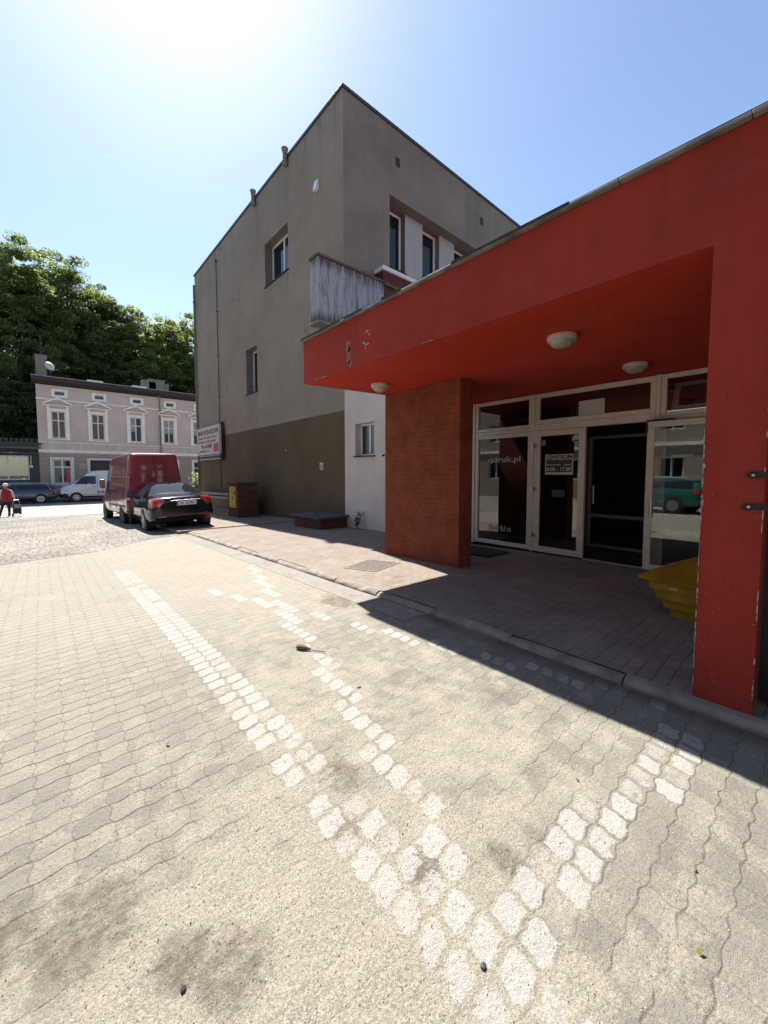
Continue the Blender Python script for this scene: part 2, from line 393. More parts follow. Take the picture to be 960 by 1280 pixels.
    c = t.mix(t.m('MULTIPLY', pm, t.ramp(t.m('ADD', g2, t.m('MULTIPLY', t.m('SUBTRACT', sp.outputs[2], .5), .5)), .45, .85, 1., .45)), c, pcol)
    edge = t.m('MULTIPLY', t.ramp(t.m('ADD', x[0], t.m('MULTIPLY', t.m('SUBTRACT', n_mid, .5), .25)), 3.12, 3.32), t.ramp(n_big, .35, .6, .25, .8))
    c = t.mix(edge, c, (.10,.083,.064))
    c = t.mix(t.m('MULTIPLY', jvis, t.ramp(x[0], .6, 1.6, .85, .48)), c, (.055,.042,.03))
    top = t.ramp(jd, 0, .008)
    h = t.m('MULTIPLY', top, t.m('SUBTRACT', 1, t.m('MULTIPLY', sandf, .85)))
    n1 = t.bump(h, .45, .006)
    gh = t.m('ADD', t.m('ADD', t.m('MULTIPLY', g1, .7), t.m('MULTIPLY', g2, 1.1)), t.m('MULTIPLY', t.noise(38, 4, .6), 1.6))
    n2 = t.bump(gh, .8, .008, n1)
    n3 = t.bump(t.noise(6, 3), .25, .05, n2)
    return t.fin(c, .93, n3, spec=.15)
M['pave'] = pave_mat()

def slab_pave(name, c1, c2, mortar, w, h, along_x=True, jw=.006):
    t = NT(name); x = t.xyz()
    wob = t.noise(2.5, 3, .5, col=True); ws = t.n('ShaderNodeSeparateXYZ'); t.l(wob, ws.inputs[0])
    X = t.m('ADD', x[0], t.m('MULTIPLY', t.m('SUBTRACT', ws.outputs[0], .5), .04)); Y = t.m('ADD', x[1], t.m('MULTIPLY', t.m('SUBTRACT', ws.outputs[1], .5), .04))
    b = t.n('ShaderNodeTexBrick'); b.offset = .5
    t.l(t.comb(X, Y, 0) if along_x else t.comb(Y, X, 0), b.inputs['Vector']); b.inputs['Scale'].default_value = 1
    b.inputs['Brick Width'].default_value = w; b.inputs['Row Height'].default_value = h
    b.inputs['Mortar Size'].default_value = jw; b.inputs['Mortar Smooth'].default_value = .5
    b.inputs['Color1'].default_value = (*c1, 1); b.inputs['Color2'].default_value = (*c2, 1); b.inputs['Mortar'].default_value = (*mortar, 1)
    c = b.outputs['Color']
    v = t.ramp(t.noise(1.6, 6, .65), .3, .7, .82, 1.16, False); c = t.mix(1., c, t.comb(v, v, v), 'MULTIPLY')
    c = t.mix(t.m('MULTIPLY', t.ramp(t.noise(3.1, 6, .7), .42, .62), .75), c, tuple(.5*(a+b_) for a, b_ in zip(c1, c2)))
    c = t.mix(t.m('MULTIPLY', t.ramp(t.noise(2.2, 6, .7), .54, .68), .42), c, (.28,.24,.185))
    c = t.mix(t.m('MULTIPLY', t.ramp(t.noise(1.3, 7, .75), .55, .70), .45), c, (.085,.065,.055))
    g = t.noise(190, 3, .75); gr = t.ramp(g, .25, .75, .72, 1.28, False); c = t.mix(1., c, t.comb(gr, gr, gr), 'MULTIPLY')
    hh = t.m('ADD', t.m('MULTIPLY', b.outputs['Fac'], -1.2), t.m('ADD', t.m('MULTIPLY', g, .5), t.noise(30, 4)))
    return t.fin(c, .88, t.bump(hh, .5, .008), spec=.25)
M['walk'] = slab_pave('footway_pavers', (.225,.187,.152), (.185,.15,.124), (.105,.085,.07), .20, .105)
M['gutter'] = slab_pave('gutter_setts', (.235,.215,.185), (.205,.185,.16), (.085,.072,.06), .17, .11, True, .005)

def cobble_mat():
    t = NT('rough_setts'); vec = t.scale(t.pos, (1, 1, .2))
    d = t.voro(7.5, vec, 'DISTANCE_TO_EDGE'); idc = t.voro(7.5, vec, 'F1', 'Color'); s_ = t.n('ShaderNodeSeparateXYZ'); t.l(idc, s_.inputs[0])
    c = t.mix(s_.outputs[0], (.22,.20,.17), (.30,.275,.235))
    v = t.ramp(t.noise(.5, 6, .65), .32, .68, .72, 1.15, False); c = t.mix(1., c, t.comb(v, v, v), 'MULTIPLY')
    c = t.mix(t.ramp(d, .012, .06, .75, 0), c, (.07,.06,.05))
    g = t.noise(60, 4, .7); gr = t.ramp(g, .25, .75, .7, 1.3, False); c = t.mix(1., c, t.comb(gr, gr, gr), 'MULTIPLY')
    return t.fin(c, .85, t.bump(t.m('ADD', t.ramp(d, 0, .12), t.m('MULTIPLY', g, .4)), .9, .03), spec=.3)
M['cobble'] = cobble_mat()
def asphalt(name, c):
    t = NT(name); v = t.ramp(t.noise(.35, 6, .6), .3, .7, .75, 1.2, False)
    col = t.mix(1., c, t.comb(v, v, v), 'MULTIPLY'); g = t.noise(90, 4, .7); gr = t.ramp(g, .2, .8, .75, 1.25, False)
    col = t.mix(1., col, t.comb(gr, gr, gr), 'MULTIPLY')
    return t.fin(col, .75, t.bump(g, .4, .01), spec=.4)
M['asphalt'] = asphalt('worn_asphalt', (.20,.19,.175))
M['earth'] = asphalt('earth', (.10,.085,.06))

# ------------------------------------------------------------------ ground
def gz(y):
    return -.022*(min(max(y, 3.5), 28.5) - 3.5)
def sheet(name, rows, off, mat, dx=None):
    """rows: (Y, x0, x1) ascending; follows the fall of the ground"""
    rr = []
    for (a, b) in zip(rows, rows[1:]):
        ys = [a[0]] + [y for y in (3.5, 28.5) if a[0] < y < b[0]]
        for y in ys:
            f = (y-a[0])/(b[0]-a[0]); rr.append((y, a[1]+(b[1]-a[1])*f, a[2]+(b[2]-a[2])*f))
    rr.append(rows[-1]); mb = MB()
    for a, b in zip(rr, rr[1:]):
        mb.quad([(a[1], a[0], gz(a[0])+off), (a[2], a[0], gz(a[0])+off), (b[2], b[0], gz(b[0])+off), (b[1], b[0], gz(b[0])+off)])
    return struct(mb.build(name, mat))
sheet('ground', [(-300, -400, 400), (600, -400, 400)], -.03, M['earth'])
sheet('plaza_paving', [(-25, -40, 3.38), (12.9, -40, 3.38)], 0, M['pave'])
sheet('cobbled_lane', [(10.6, -40, -.9), (10.75, -40, -.6), (11.05, -40, .3), (11.2, -40, .9), (12.0, -40, 1.7), (12.72, -40, 2.5), (12.8, -40, 3.34), (26.4, -40, 2.9)], .004, M['cobble'])
sheet('street', [(25.4, -60, 60), (26.4, -60, 60), (40.2, -60, 60)], .008, M['asphalt'])
sheet('gutter', [(3.05, 2.99, 3.335), (12.6, 2.98, 3.335)], .004, M['gutter'])
# footway, a real step up
def walkway():
    mb = MB(); ys = [-6, 3.5, 13.2]
    for a, b in zip(ys, ys[1:]):
        mb.quad([(3.45,a,gz(a)+.06),(12.5,a,gz(a)+.06),(12.5,b,gz(b)+.06),(3.45,b,gz(b)+.06)])
    ys = [13.2, 26.5]
    for a, b in zip(ys, ys[1:]):
        mb.quad([(3.22,a,gz(a)+.09),(12.5,a,gz(a)+.09),(12.5,b,gz(b)+.09),(3.22,b,gz(b)+.09)])
    mb.quad([(3.22,13.2,gz(13.2)+.02),(12.5,13.2,gz(13.2)+.02),(12.5,13.2,gz(13.2)+.09),(3.22,13.2,gz(13.2)+.09)])
    return struct(mb.build('footway', M['walk']))
walkway()
def kerb():
    mb = MB(); y = -4.
    while y < 13.1:
        L = 1.0; j = random.uniform(-.006, .006); e = min(y+L-.012, 13.15)
        z0, z1 = gz(y), gz(e)
        x0, x1 = 3.36+j, 3.452
        drop = .012 if random.random() < .25 else 0
        n_ = 9; prev = None
        for k in range(n_):
            f0, f1 = y+(e-y)*k/n_, y+(e-y)*(k+1)/n_
            def sec(yy, q=[None]):
                r_ = random.Random(round(yy*1000)); c_ = abs(r_.gauss(0, .008)); zz = gz(yy)-drop
                return [(x0+r_.uniform(-.003,.003),yy,zz-.1),(x1,yy,zz-.1),(x1,yy,zz+.062+r_.uniform(-.002,.002)),(x0+.035+c_,yy,zz+.058-c_*.5),(x0+.012+c_*.5,yy,zz+.045-c_),(x0+r_.uniform(-.003,.003),yy,zz+.024-c_)]
            A, B = sec(f0), sec(f1)
            for i in range(6):
                j = (i+1) % 6; mb.quad([A[i], A[j], B[j], B[i]])
            if k == 0: mb.quad(A[::-1])
            if k == n_-1: mb.quad(B)
        y += L
    y = 13.2
    while y < 26:
        e = y+.988; z0, z1 = gz(y), gz(e)
        mb.prism([(3.1,y,z0-.1),(3.223,y,z0-.1),(3.223,y,z0+.097),(3.11,y,z0+.095),(3.1,y,z0+.08)],
                 [(3.1,e,z1-.1),(3.223,e,z1-.1),(3.223,e,z1+.097),(3.11,e,z1+.095),(3.1,e,z1+.08)]); y += 1
    mb.box(3.10, 3.46, 13.11, 13.2, -.4, gz(13.2)+.096)
    return struct(mb.build('kerb', M['kerbstone'], bevel=.006))
kerb()
# far footway in front of the tall pink house
mb = MB(); mb.box(-60, 60, 40.2, 42.3, -.8, -.43); struct(mb.build('far_footway', M['concrete']))

# ------------------------------------------------------------------ panels with openings
def pan(mb, O, U, V, N, w, h, holes, depth, mi=0, mr=None, clip=None):
    """rectangle O + u*U + v*V with rectangular holes; reveals go along -N"""
    O, U, V, N = Vector(O), Vector(U), Vector(V), Vector(N)
    us = sorted({0, w, *[q for hh in holes for q in hh[:2]]}); vs = sorted({0, h, *[q for hh in holes for q in hh[2:4]]})
    for i in range(len(us)-1):
        for j in range(len(vs)-1):
            cu, cv = (us[i]+us[i+1])/2, (vs[j]+vs[j+1])/2
            if any(a < cu < b and c < cv < d for a, b, c, d in [q[:4] for q in holes]): continue
            mb.quad([O+U*us[i]+V*vs[j], O+U*us[i+1]+V*vs[j], O+U*us[i+1]+V*vs[j+1], O+U*us[i]+V*vs[j+1]], mi)
    for (a, b, c, d) in [q[:4] for q in holes]:
        D = -N*depth
        P = [O+U*a+V*c, O+U*b+V*c, O+U*b+V*d, O+U*a+V*d]
        for k in range(4):
            mb.quad([P[k], P[(k+1)%4], P[(k+1)%4]+D, P[k]+D], mi if mr is None else mr)

def bar(mb, O, U, V, N, u0, u1, v0, v1, n0, n1, mi=0):
    O, U, V, N = Vector(O), Vector(U), Vector(V), Vector(N)
    P = lambda u, v, n: O+U*u+V*v+N*n
    a = [P(u0,v0,n0), P(u1,v0,n0), P(u1,v1,n0), P(u0,v1,n0)]; b = [P(u0,v0,n1), P(u1,v0,n1), P(u1,v1,n1), P(u0,v1,n1)]
    mb.prism(a, b, mi)

def window(parent, O, U, V, N, w, h, fr=.07, mull=(), trans=(), mat=None, glass=None, dep=.05, sill=None, name='window'):
    """casement: frame mesh with child panes, plus optional sill"""
    mat = mat or M['upvc_white']; glass = glass or M['win']
    mb = MB()
    bar(mb, O,U,V,N, 0, fr, 0, h, 0, dep); bar(mb, O,U,V,N, w-fr, w, 0, h, 0, dep)
    bar(mb, O,U,V,N, fr, w-fr, 0, fr, 0, dep); bar(mb, O,U,V,N, fr, w-fr, h-fr, h, 0, dep)
    xs = [fr] + [m for m in mull] + [w-fr]
    for m in mull: bar(mb, O,U,V,N, m-fr*.55, m+fr*.55, fr, h-fr, 0, dep-.004)
    for tv in trans: bar(mb, O,U,V,N, fr, w-fr, tv-fr*.5, tv+fr*.5, 0, dep-.008)
    f = mb.build(name, mat, parent, bevel=.006)
    g = MB(); bar(g, O,U,V,N, fr*.9, w-fr*.9, fr*.9, h-fr*.9, dep*.3, dep*.45); g.build('pane', glass, f)
    if sill:
        s = MB(); bar(s, O,U,V,N, -sill[0], w+sill[0], -.035, -.003, -.01, sill[1]); s.build('sill', sill[2], f, bevel=.004)
    return f

def text(body, size, origin, right, up, mat, parent, name='lettering', align='LEFT', width=None, extr=.001, squash=1., bold=0):
    cu = bpy.data.curves.new('t', 'FONT'); cu.body = body; cu.size = size; cu.align_x = align; cu.extrude = extr; cu.resolution_u = 3
    cu.offset = bold
    o = bpy.data.objects.new('t', cu); COL.objects.link(o); bpy.context.view_layer.update()
    me = bpy.data.meshes.new_from_object(o.evaluated_get(bpy.context.evaluated_depsgraph_get()))
    COL.objects.unlink(o); bpy.data.objects.remove(o)
    xs = [v.co.x for v in me.vertices]
    if width and xs:
        k = width/(max(xs)-min(xs))
        for v in me.vertices: v.co.x *= k
    r, u = Vector(right).normalized(), Vector(up).normalized(); n = r.cross(u)
    Mx = Matrix(((r.x,u.x,n.x,origin[0]),(r.y,u.y,n.y,origin[1]),(r.z,u.z,n.z,origin[2]),(0,0,0,1)))
    me.transform(Mx); me.materials.clear(); me.materials.append(mat); me.name = name
    q = bpy.data.objects.new(name, me); COL.objects.link(q)
    if parent is not None: attach(q, parent)
    return q
X3, Y3, Z3 = Vector((1,0,0)), Vector((0,1,0)), Vector((0,0,1))
# ------------------------------------------------------------------ tall grey rendered block
GX, GY, GYE, GXE, GZT = 7.5, 10.46, 25.95, 19.5, 13.57
gb = thing('grey_building', 'tall grey rendered block with a brown painted base and flat roof', 'building', (GX, GY, gz(GY)))
mb = MB()
z0 = -.9
W1 = (14.10, 16.16, 9.50, 11.28); W2 = (17.13, 18.36, 5.34, 7.41)
def lw(q): return (q[0]-GY, q[1]-GY, q[2]-z0, q[3]-z0)
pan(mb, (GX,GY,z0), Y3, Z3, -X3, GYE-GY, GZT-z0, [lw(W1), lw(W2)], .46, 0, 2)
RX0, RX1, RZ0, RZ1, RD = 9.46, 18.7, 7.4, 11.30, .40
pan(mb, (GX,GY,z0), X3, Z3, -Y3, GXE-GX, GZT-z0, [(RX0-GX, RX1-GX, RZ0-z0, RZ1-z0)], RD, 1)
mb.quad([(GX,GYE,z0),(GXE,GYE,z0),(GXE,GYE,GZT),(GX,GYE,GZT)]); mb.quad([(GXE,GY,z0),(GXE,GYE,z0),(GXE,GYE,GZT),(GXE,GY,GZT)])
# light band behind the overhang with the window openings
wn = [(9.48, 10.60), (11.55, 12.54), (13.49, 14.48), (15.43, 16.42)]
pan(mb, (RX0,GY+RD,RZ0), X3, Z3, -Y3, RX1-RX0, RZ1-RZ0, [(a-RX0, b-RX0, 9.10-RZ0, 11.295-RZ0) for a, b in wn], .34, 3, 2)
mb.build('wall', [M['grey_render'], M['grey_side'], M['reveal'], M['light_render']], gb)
mb = MB(); mb.box(GX-.05, GXE+.05, GY-.05, GYE+.05, GZT+.003, GZT+.10)
mb.build('roof_edge', M['roof_edge'], gb, bevel=.01)
for (q, mull) in ((W1, True), (W2, False)):
    # window set deep in the long wall; blinds half down
    w, h = q[1]-q[0], q[3]-q[2]
    window(gb, (GX+.40, q[1], q[2]+.03), -Y3, Z3, -X3, w, h-.03, .085, [w*.52] if mull else [], [], M['upvc_white'], M['win'], .06, (.04, .46, M['iron']))
for a, b in wn:
    window(gb, (a, GY+RD+.29, 9.14), X3, Z3, -Y3, b-a, 11.28-9.14, .09, [], [], M['upvc_white'], M['win'], .06, (.03, .36, M['iron']))
for (x, z) in ((9.84, 12.53), (14.85, 12.60)):
    mb = MB(); mb.box(x-.10, x+.10, GY-.012, GY-.003, z-.15, z+.15); mb.build('vent_hole', M['black'], gb)
for y in (14.07, 17.0):
    mb = MB(); mb.lathe([(.085,-.32),(.085,.16),(.10,.16),(.10,.22),(.13,.26),(.13,.30),(.02,.37)], (GX-.10, y, GZT), 16)
    mb.build('vent_pipe', M['concrete'], gb, smooth=True)
mb = MB(); y, z = 11.96, 11.44
mb.prism([(GX-.003,y-.11,z-.17),(GX-.003,y+.11,z-.17),(GX-.003,y+.11,z+.17),(GX-.003,y-.11,z+.17)], [(GX-.14,y-.11,z-.17),(GX-.14,y+.11,z-.17),(GX-.07,y+.11,z+.17),(GX-.07,y-.11,z+.17)])
lampb = mb.build('floodlight', M['upvc_white'], gb, bevel=.01)
# lightning conductor with clips, downpipe at the far edge
mb = MB(); mb.tube([(GX-.05, 22.0, 13.05), (GX-.05, 22.0, .9)], .018, 6)
for z in (12.9, 10.3, 8.0, 5.8, 3.7, 1.6): mb.box(GX-.09, GX-.002, 21.97, 22.03, z-.02, z+.02)
mb.build('lightning_conductor', M['iron'], gb)
mb = MB(); mb.tube([(GX-.09, 25.83, 13.0), (GX-.09, 25.83, -.4)], .055, 10)
for z in (12, 9.5, 7, 4.6, 2): mb.box(GX-.16, GX-.002, 25.75, 25.91, z-.025, z+.025)
mb.build('downpipe', M['reveal'], gb)
mb = MB(); mb.box(GX-.025, GX-.002, 11.74, 11.96, 1.78, 2.04); pl = mb.build('wall_plate', M['sticker'], gb, bevel=.004)
text('Q', .17, (GX-.0265, 11.91, 1.84), -Y3, Z3, M['ink'], pl, bold=.004)
for (y, z, r) in ((14.5, 2.6, .035), (20.2, 1.6, .03)):
    mb = MB(); mb.lathe([(r, -.03), (r, 0)], (GX-.003, y, z), 10, axis='x'); mb.build('wall_anchor', M['sticker'], gb)
# low rendered upstand with two insulated pipes along the foot of the wall
lwl = thing('low_wall', 'low brown rendered upstand along the foot of the grey building', 'wall', (7.1, 20, gz(20)))
mb = MB()
def yz(y, z): return z + gz(y) + .09
mb.prism([(6.98,17.0,yz(17,-.3)),(7.42,17.0,yz(17,-.3)),(7.42,17.0,yz(17,.66)),(6.98,17.0,yz(17,.62))], [(6.98,25.2,yz(25.2,-.3)),(7.42,25.2,yz(25.2,-.3)),(7.42,25.2,yz(25.2,.72)),(6.98,25.2,yz(25.2,.68))])
mb.build('wall', M['dirtwall'], lwl, bevel=.01)
mb = MB(); mb.prism([(6.86,17.0,yz(17,-.2)),(6.98,17.0,yz(17,-.2)),(6.98,17.0,yz(17,.12)),(6.86,17.0,yz(17,.1))], [(6.86,25.2,yz(25.2,-.2)),(6.98,25.2,yz(25.2,-.2)),(6.98,25.2,yz(25.2,.12)),(6.86,25.2,yz(25.2,.1))])
mb.build('plinth', M['concrete'], lwl, bevel=.008)
mb = MB(); mb.tube([(7.05,17.0,yz(17,.86)),(7.05,25.2,yz(25.2,.92))], .07, 10); mb.build('pipe', M['pipe'], lwl, smooth=True)
mb = MB(); mb.tube([(7.03,17.0,yz(17,.67)),(7.03,25.2,yz(25.2,.73))], .07, 10); mb.build('pipe', M['pipe'], lwl, smooth=True)

# wall sign at the far corner
sg = thing('advertising_sign', 'white and pink office sign board fixed high on the grey wall', 'sign', (7.2, 23.3, 2.6))
mb = MB(); mb.box(7.2, 7.30, 21.42, 25.16, 2.78, 4.22); mb.build('board', M['sign_face'], sg, bevel=.006)
mb = MB()
for (a, b, c, d) in ((21.38,25.2,4.22,4.27),(21.38,25.2,2.72,2.78)): mb.box(7.18, 7.32, a, b, c, d)
for y in (21.38, 25.16): mb.box(7.18, 7.32, y, y+.04, 2.78, 4.22)
mb.build('frame', M['upvc'], sg)
mb = MB(); mb.box(7.24, 7.30, 21.5, 24.95, 2.50, 2.62+.02); mb.build('lower_panel', M['slab'], sg)
for (c, d) in ((2.645, 2.675), (2.44, 2.48)):
    mb = MB(); mb.box(7.22, 7.33, 21.45, 25.0, c, d); mb.build('rail', M['upvc'], sg)
for y in (21.6, 24.6):
    mb = MB(); mb.box(7.30, 7.498, y, y+.06, 2.4, 4.1); mb.build('bracket', M['iron'], sg)
mb = MB(); mb.box(7.30, 7.44, 21.36, 21.41, 2.4, 4.4); mb.build('side_plate', M['black'], sg)
text('BIURO PODATKOWE', .36, (7.196, 25.02, 3.86), -Y3, Z3, M['ink'], sg, width=3.45, bold=.008)
def word_marks(par, mat, plane, rows, right, up, name, sd):
    """lines too small to read in the photo: rows of letter-like strokes"""
    rr = random.Random(sd); r, u = Vector(right), Vector(up); n = r.cross(u); mb = MB()
    for (o, L, h) in rows:
        o = Vector(o); x = 0
        while x < L:
            for k in range(rr.randint(3, 8)):
                w = h*rr.uniform(.35, .6)
                if x+w > L: break
                hh = h*rr.choice((.68,.68,.7,1.)); kind = rr.random()
                P = lambda a, b, c, d: bar(mb, o, r, u, n, a, b, c, d, 0, .001)
                P(x, x+w*.28, 0, hh)
                if kind < .7: P(x+w*.28, x+w*.85, hh-.16*h, hh)
                if kind < .45: P(x+w*.6, x+w*.85, 0, hh-.16*h)
                elif kind < .8: P(x+w*.28, x+w*.8, 0, .16*h)
                x += w
            x += h*.5
    return mb.build(name, mat, par)
word_marks(sg, plain('faded_red_ink', (.16,.06,.055), .6), 0, [((7.196,24.98,3.62),3.3,.15),((7.196,24.98,3.40),3.1,.15),((7.196,24.9,2.86),1.9,.16)], (0,-1,0), (0,0,1), 'small_print', 3)
word_marks(sg, M['ink'], 0, [((7.196,24.4,3.10),1.9,.24)], (0,-1,0), (0,0,1), 'small_print', 4)
mb = MB(); mb.box(7.190, 7.198, 21.52, 22.32, 2.84, 3.3); mb.build('red_emblem', M['red_ink'], sg)

# ------------------------------------------------------------------ white annex with the balcony
wa = thing('white_building', 'low white rendered annex between the grey block and the red canopy', 'building', (GX, 8.5, .0))
mb = MB()
pan(mb, (GX,5.97,-.4), Y3, Z3, -X3, GY-.003-5.97, 6.3, [(8.96-5.97, 9.90-5.97, 2.17+.4, 3.20+.4)], .30, 0)
mb.quad([(GX,5.97,-.4),(GXE-.5,5.97,-.4),(GXE-.5,5.97,5.9),(GX,5.97,5.9)]); mb.quad([(GX,5.97,5.9),(GXE-.5,5.97,5.9),(GXE-.5,GY-.003,5.9),(GX,GY-.003,5.9)])
mb.build('wall', M['white_render'], wa)
window(wa, (GX+.27, 9.90, 2.2), -Y3, Z3, -X3, .94, 1.0, .06, [.46], [], M['upvc_white'], glass_mat('frosted_pane', (.30,.36,.30), .1, .25), .05, (.05, .33, M['iron']))
mb = MB(); mb.quad([(GX+.9, 8.9, 2.0), (GX+.9, 9.96, 2.0), (GX+.9, 9.96, 3.3), (GX+.9, 8.9, 3.3)]); mb.build('blind', plain('green_grey_blind', (.22,.25,.20), .9), wa)
mb = MB(); mb.box(GX-.05, GX-.002, 8.5, 8.56, 2.15, 2.2); mb.build('hook', M['iron'], wa)
mb = MB(); mb.box(6.25, 8.78, 9.98, 10.42, 6.12, 7.93); mb.build('balcony_panel', M['panel'], wa, bevel=.02)
mb = MB(); mb.box(6.22, 8.81, 9.95, 10.45, 7.933, 7.995); mb.box(8.81, 10.9, 9.94, 9.99, 7.88, 7.96); mb.build('balcony_rail', plain('rusty_rail', (.10,.07,.05), .8, var=.4), wa)
mb = MB(); mb.box(6.22, 8.81, 9.95, 10.45, 6.05, 6.117); mb.build('balcony_slab', M['zinc'], wa, bevel=.01)
mb = MB(); mb.box(8.784, 12.4, 10.02, 10.455, 5.905, 8.36); mb.build('parapet', M['dark_brick'], wa)
mb = MB(); mb.box(8.72, 12.5, 9.95, 10.45, 8.363, 8.50); mb.build('coping', M['upvc_white'], wa, bevel=.01)

# ------------------------------------------------------------------ red entrance pavilion
FX, FY0, FY1 = 3.447, -3.2, 6.0
ep = thing('entrance_building', 'red rendered entrance pavilion with a deep flat canopy', 'building', (5.3, 2.0, .07))
def rough_edges_box(name, b, mat, bevel=.012, parent=ep): 
    m_ = MB(); m_.box(*b); return m_.build(name, mat, parent, bevel=bevel)
mb = MB()
TF = .045
pl_ = [(FY0,3.872),(FY1,3.872),(FY1,3.178),(.577,3.178),(.577,-.05),(.262,-.05),(.262,2.55),(FY0,2.55)]      # fascia and pillar are rendered over in one skin
mb.prism([(FX,y,z) for y, z in pl_], [(FX+TF,y,z) for y, z in pl_])
mb.build('front_wall', M['red'], ep, bevel=.008)
mb = MB(); sp_ = [(FX+TF+.001,3.178),(5.26,3.232),(12.0,3.232),(12.0,3.872),(FX+TF+.001,3.872)]; mb.prism([(x,FY1-.22,z) for x, z in sp_], [(x,FY1,z) for x, z in sp_])
mb.build('end_fascia', M['red'], ep, bevel=.008)
mb = MB(); mb.box(FX+TF+.001, FX+.45, .264, .575, -.05, 3.176); mb.build('pillar', M['red'], ep, bevel=.008)
mb = MB(); mb.box(FX+TF+.001, FX+.45, FY0, .259, 2.55, 3.176); mb.build('lintel', M['red'], ep)
mb = MB(); sp_ = [(FX+TF+.002,3.180),(5.26,3.235),(12.0,3.235),(12.0,3.85),(FX+TF+.002,3.85)]
mb.prism([(x,FY0,z) for x, z in sp_], [(x,FY1-.221,z) for x, z in sp_]); mb.build('canopy_soffit', M['soffit'], ep)
# worn roof edging: zinc drip with roofing felt turned over it
def edging():
    mb = MB(); y = FY0
    while y < FY1+.06:
        e = min(y+random.uniform(.35, 1.1), FY1+.06); j = random.uniform(-.004, .004)
        mb.box(FX-.05+j, FX+.34, y, e-.004, 3.875, 3.898, 0); y = e
    x = FX+.345
    while x < 12:
        e = x+.9; mb.box(x, e-.005, FY1-.3, FY1+.055, 3.875, 3.90); mb.m[-6:] = [0]*6; x = e
    mb.build('roof_edging', [M['zinc'], M['felt']], ep, bevel=.004)
    mb = MB(); y = FY0
    while y < FY1:
        L = random.uniform(.08, .5)
        if random.random() < .4:
            t = random.uniform(.006, .016); mb.box(FX-.062, FX-.057, y, min(y+L, FY1), 3.89-t, 3.909)
        y += L
    mb.box(FX-.03, FX+.3, FY0, FY1+.02, 3.907, 3.917)
    mb.build('felt_strip', M['felt'], ep)
edging()
# wall beyond the pillar above the side gate
mb = MB(); mb.box(5.267, 5.62, 4.08, 5.955, -.03, 3.232); mb.build('brick_pier', M['red_brick'], ep, bevel=.008)
# bare plaster showing through: scars on the fascia, chips down the pillar arrises
def blotch(mb, cy, cz, ry, rz, x=FX-.0015, n=16, sd=0):
    rr = random.Random(sd); pts = []
    for k in range(n):
        a = 2*PI*k/n; q = rr.uniform(.55, 1.1); pts.append((cy+math.cos(a)*ry*q, cz+math.sin(a)*rz*q))
    mb.prism([(x-.0015, y, z) for y, z in pts], [(FX+.002, y, z) for y, z in pts])
mb = MB()
blotch(mb, 4.70, 3.50, .075, .10, sd=1); blotch(mb, 4.69, 3.36, .045, .17, sd=2); blotch(mb, 4.66, 3.25, .06, .07, sd=9)
mb.build('plaster_scar', plain('faded_plaster', (.27,.09,.075), .9, var=.15, scale=25), ep)
mb = MB(); rr = random.Random(5)
for (y, z, a, b) in ((4.27,3.60,.035,.018),(4.22,3.54,.03,.012),(4.34,3.46,.03,.02),(4.30,3.40,.012,.05),(4.26,3.43,.04,.014)): blotch(mb, y, z, a, b, sd=rr.randint(0,999))
for (y0_, y1_) in ((5.3,5.6),(3.1,3.24)):
    y = y0_
    while y < y1_: blotch(mb, y, 3.183, .045, rr.uniform(.002,.006), sd=rr.randint(0,999)); y += .06
z = .15
while z < 2.1:
    r_ = rr.uniform(.0015, .005)*(2.0 if 1.35 < z < 1.75 else 1)
    if rr.random() < .6: blotch(mb, .577-r_*.5, z, r_, rr.uniform(.02,.05), sd=rr.randint(0,999))
    if rr.random() < .3: blotch(mb, .262+.004, z, .004, rr.uniform(.02,.05), sd=rr.randint(0,999))
    z += rr.uniform(.02, .055)
for k in range(24): blotch(mb, rr.uniform(.26,.58), rr.uniform(.2,2.4), rr.uniform(.0015,.004), rr.uniform(.0015,.005), sd=rr.randint(0,999))
mb.build('plaster_chips', M['chip'], ep)
# ---- glazed front
SX = 7.5; NX = -X3
mb = MB(); mb.box(SX, SX+.3, 5.40, 5.96, -.03, 3.23); mb.build('return_wall', M['red'], ep)
FL = .07
def frame_ring(mb, y0, y1, z0, z1, t, x0, x1):
    mb.box(x0, x1, y0, y0+t, z0, z1); mb.box(x0, x1, y1-t, y1, z0, z1); mb.box(x0, x1, y0+t, y1-t, z0, z0+t); mb.box(x0, x1, y0+t, y1-t, z1-t, z1)
def glazed(name, y0, y1, z0, z1, t=.085, x0=SX-.02, x1=SX+.06, parent=ep, gmat=None, glabel=None):
    mb = MB(); frame_ring(mb, y0, y1, z0, z1, t, x0, x1); f = mb.build(name, M['upvc'], parent, bevel=.008)
    g = MB(); xm = (x0+x1)/2; g.quad([(xm, y0+t-.01, z0+t-.01), (xm, y1-t+.01, z0+t-.01), (xm, y1-t+.01, z1-t+.01), (xm, y0+t-.01, z1-t+.01)]); p = g.build('pane', gmat or M['glass'], f)
    return f
for y in (5.385, 3.955, 1.85, .25):
    mb = MB(); mb.box(SX-.035, SX+.075, y-.03, y+.03, FL, 3.225); mb.build('post', M['upvc'], ep, bevel=.006)
for (a, b, z) in ((3.987, 5.353, 2.56), (.282, 1.818, 2.56), (1.882, 3.923, 2.62)):
    mb = MB(); mb.box(SX-.03, SX+.07, a, b, 2.50, z); mb.build('transom_bar', M['upvc'], ep, bevel=.006)
w1 = glazed('shop_window', 3.987, 5.353, FL+.02, 2.497)
glazed('transom_window', 3.987, 5.353, 2.563, 3.223, .075)
tw = glazed('transom_window', 1.882, 3.923, 2.623, 3.223, .085)
mb = MB(); mb.box(SX+.015, SX+.018, 2.66, 3.10, 2.70, 2.98); mb.build('notice', M['sticker'], tw)
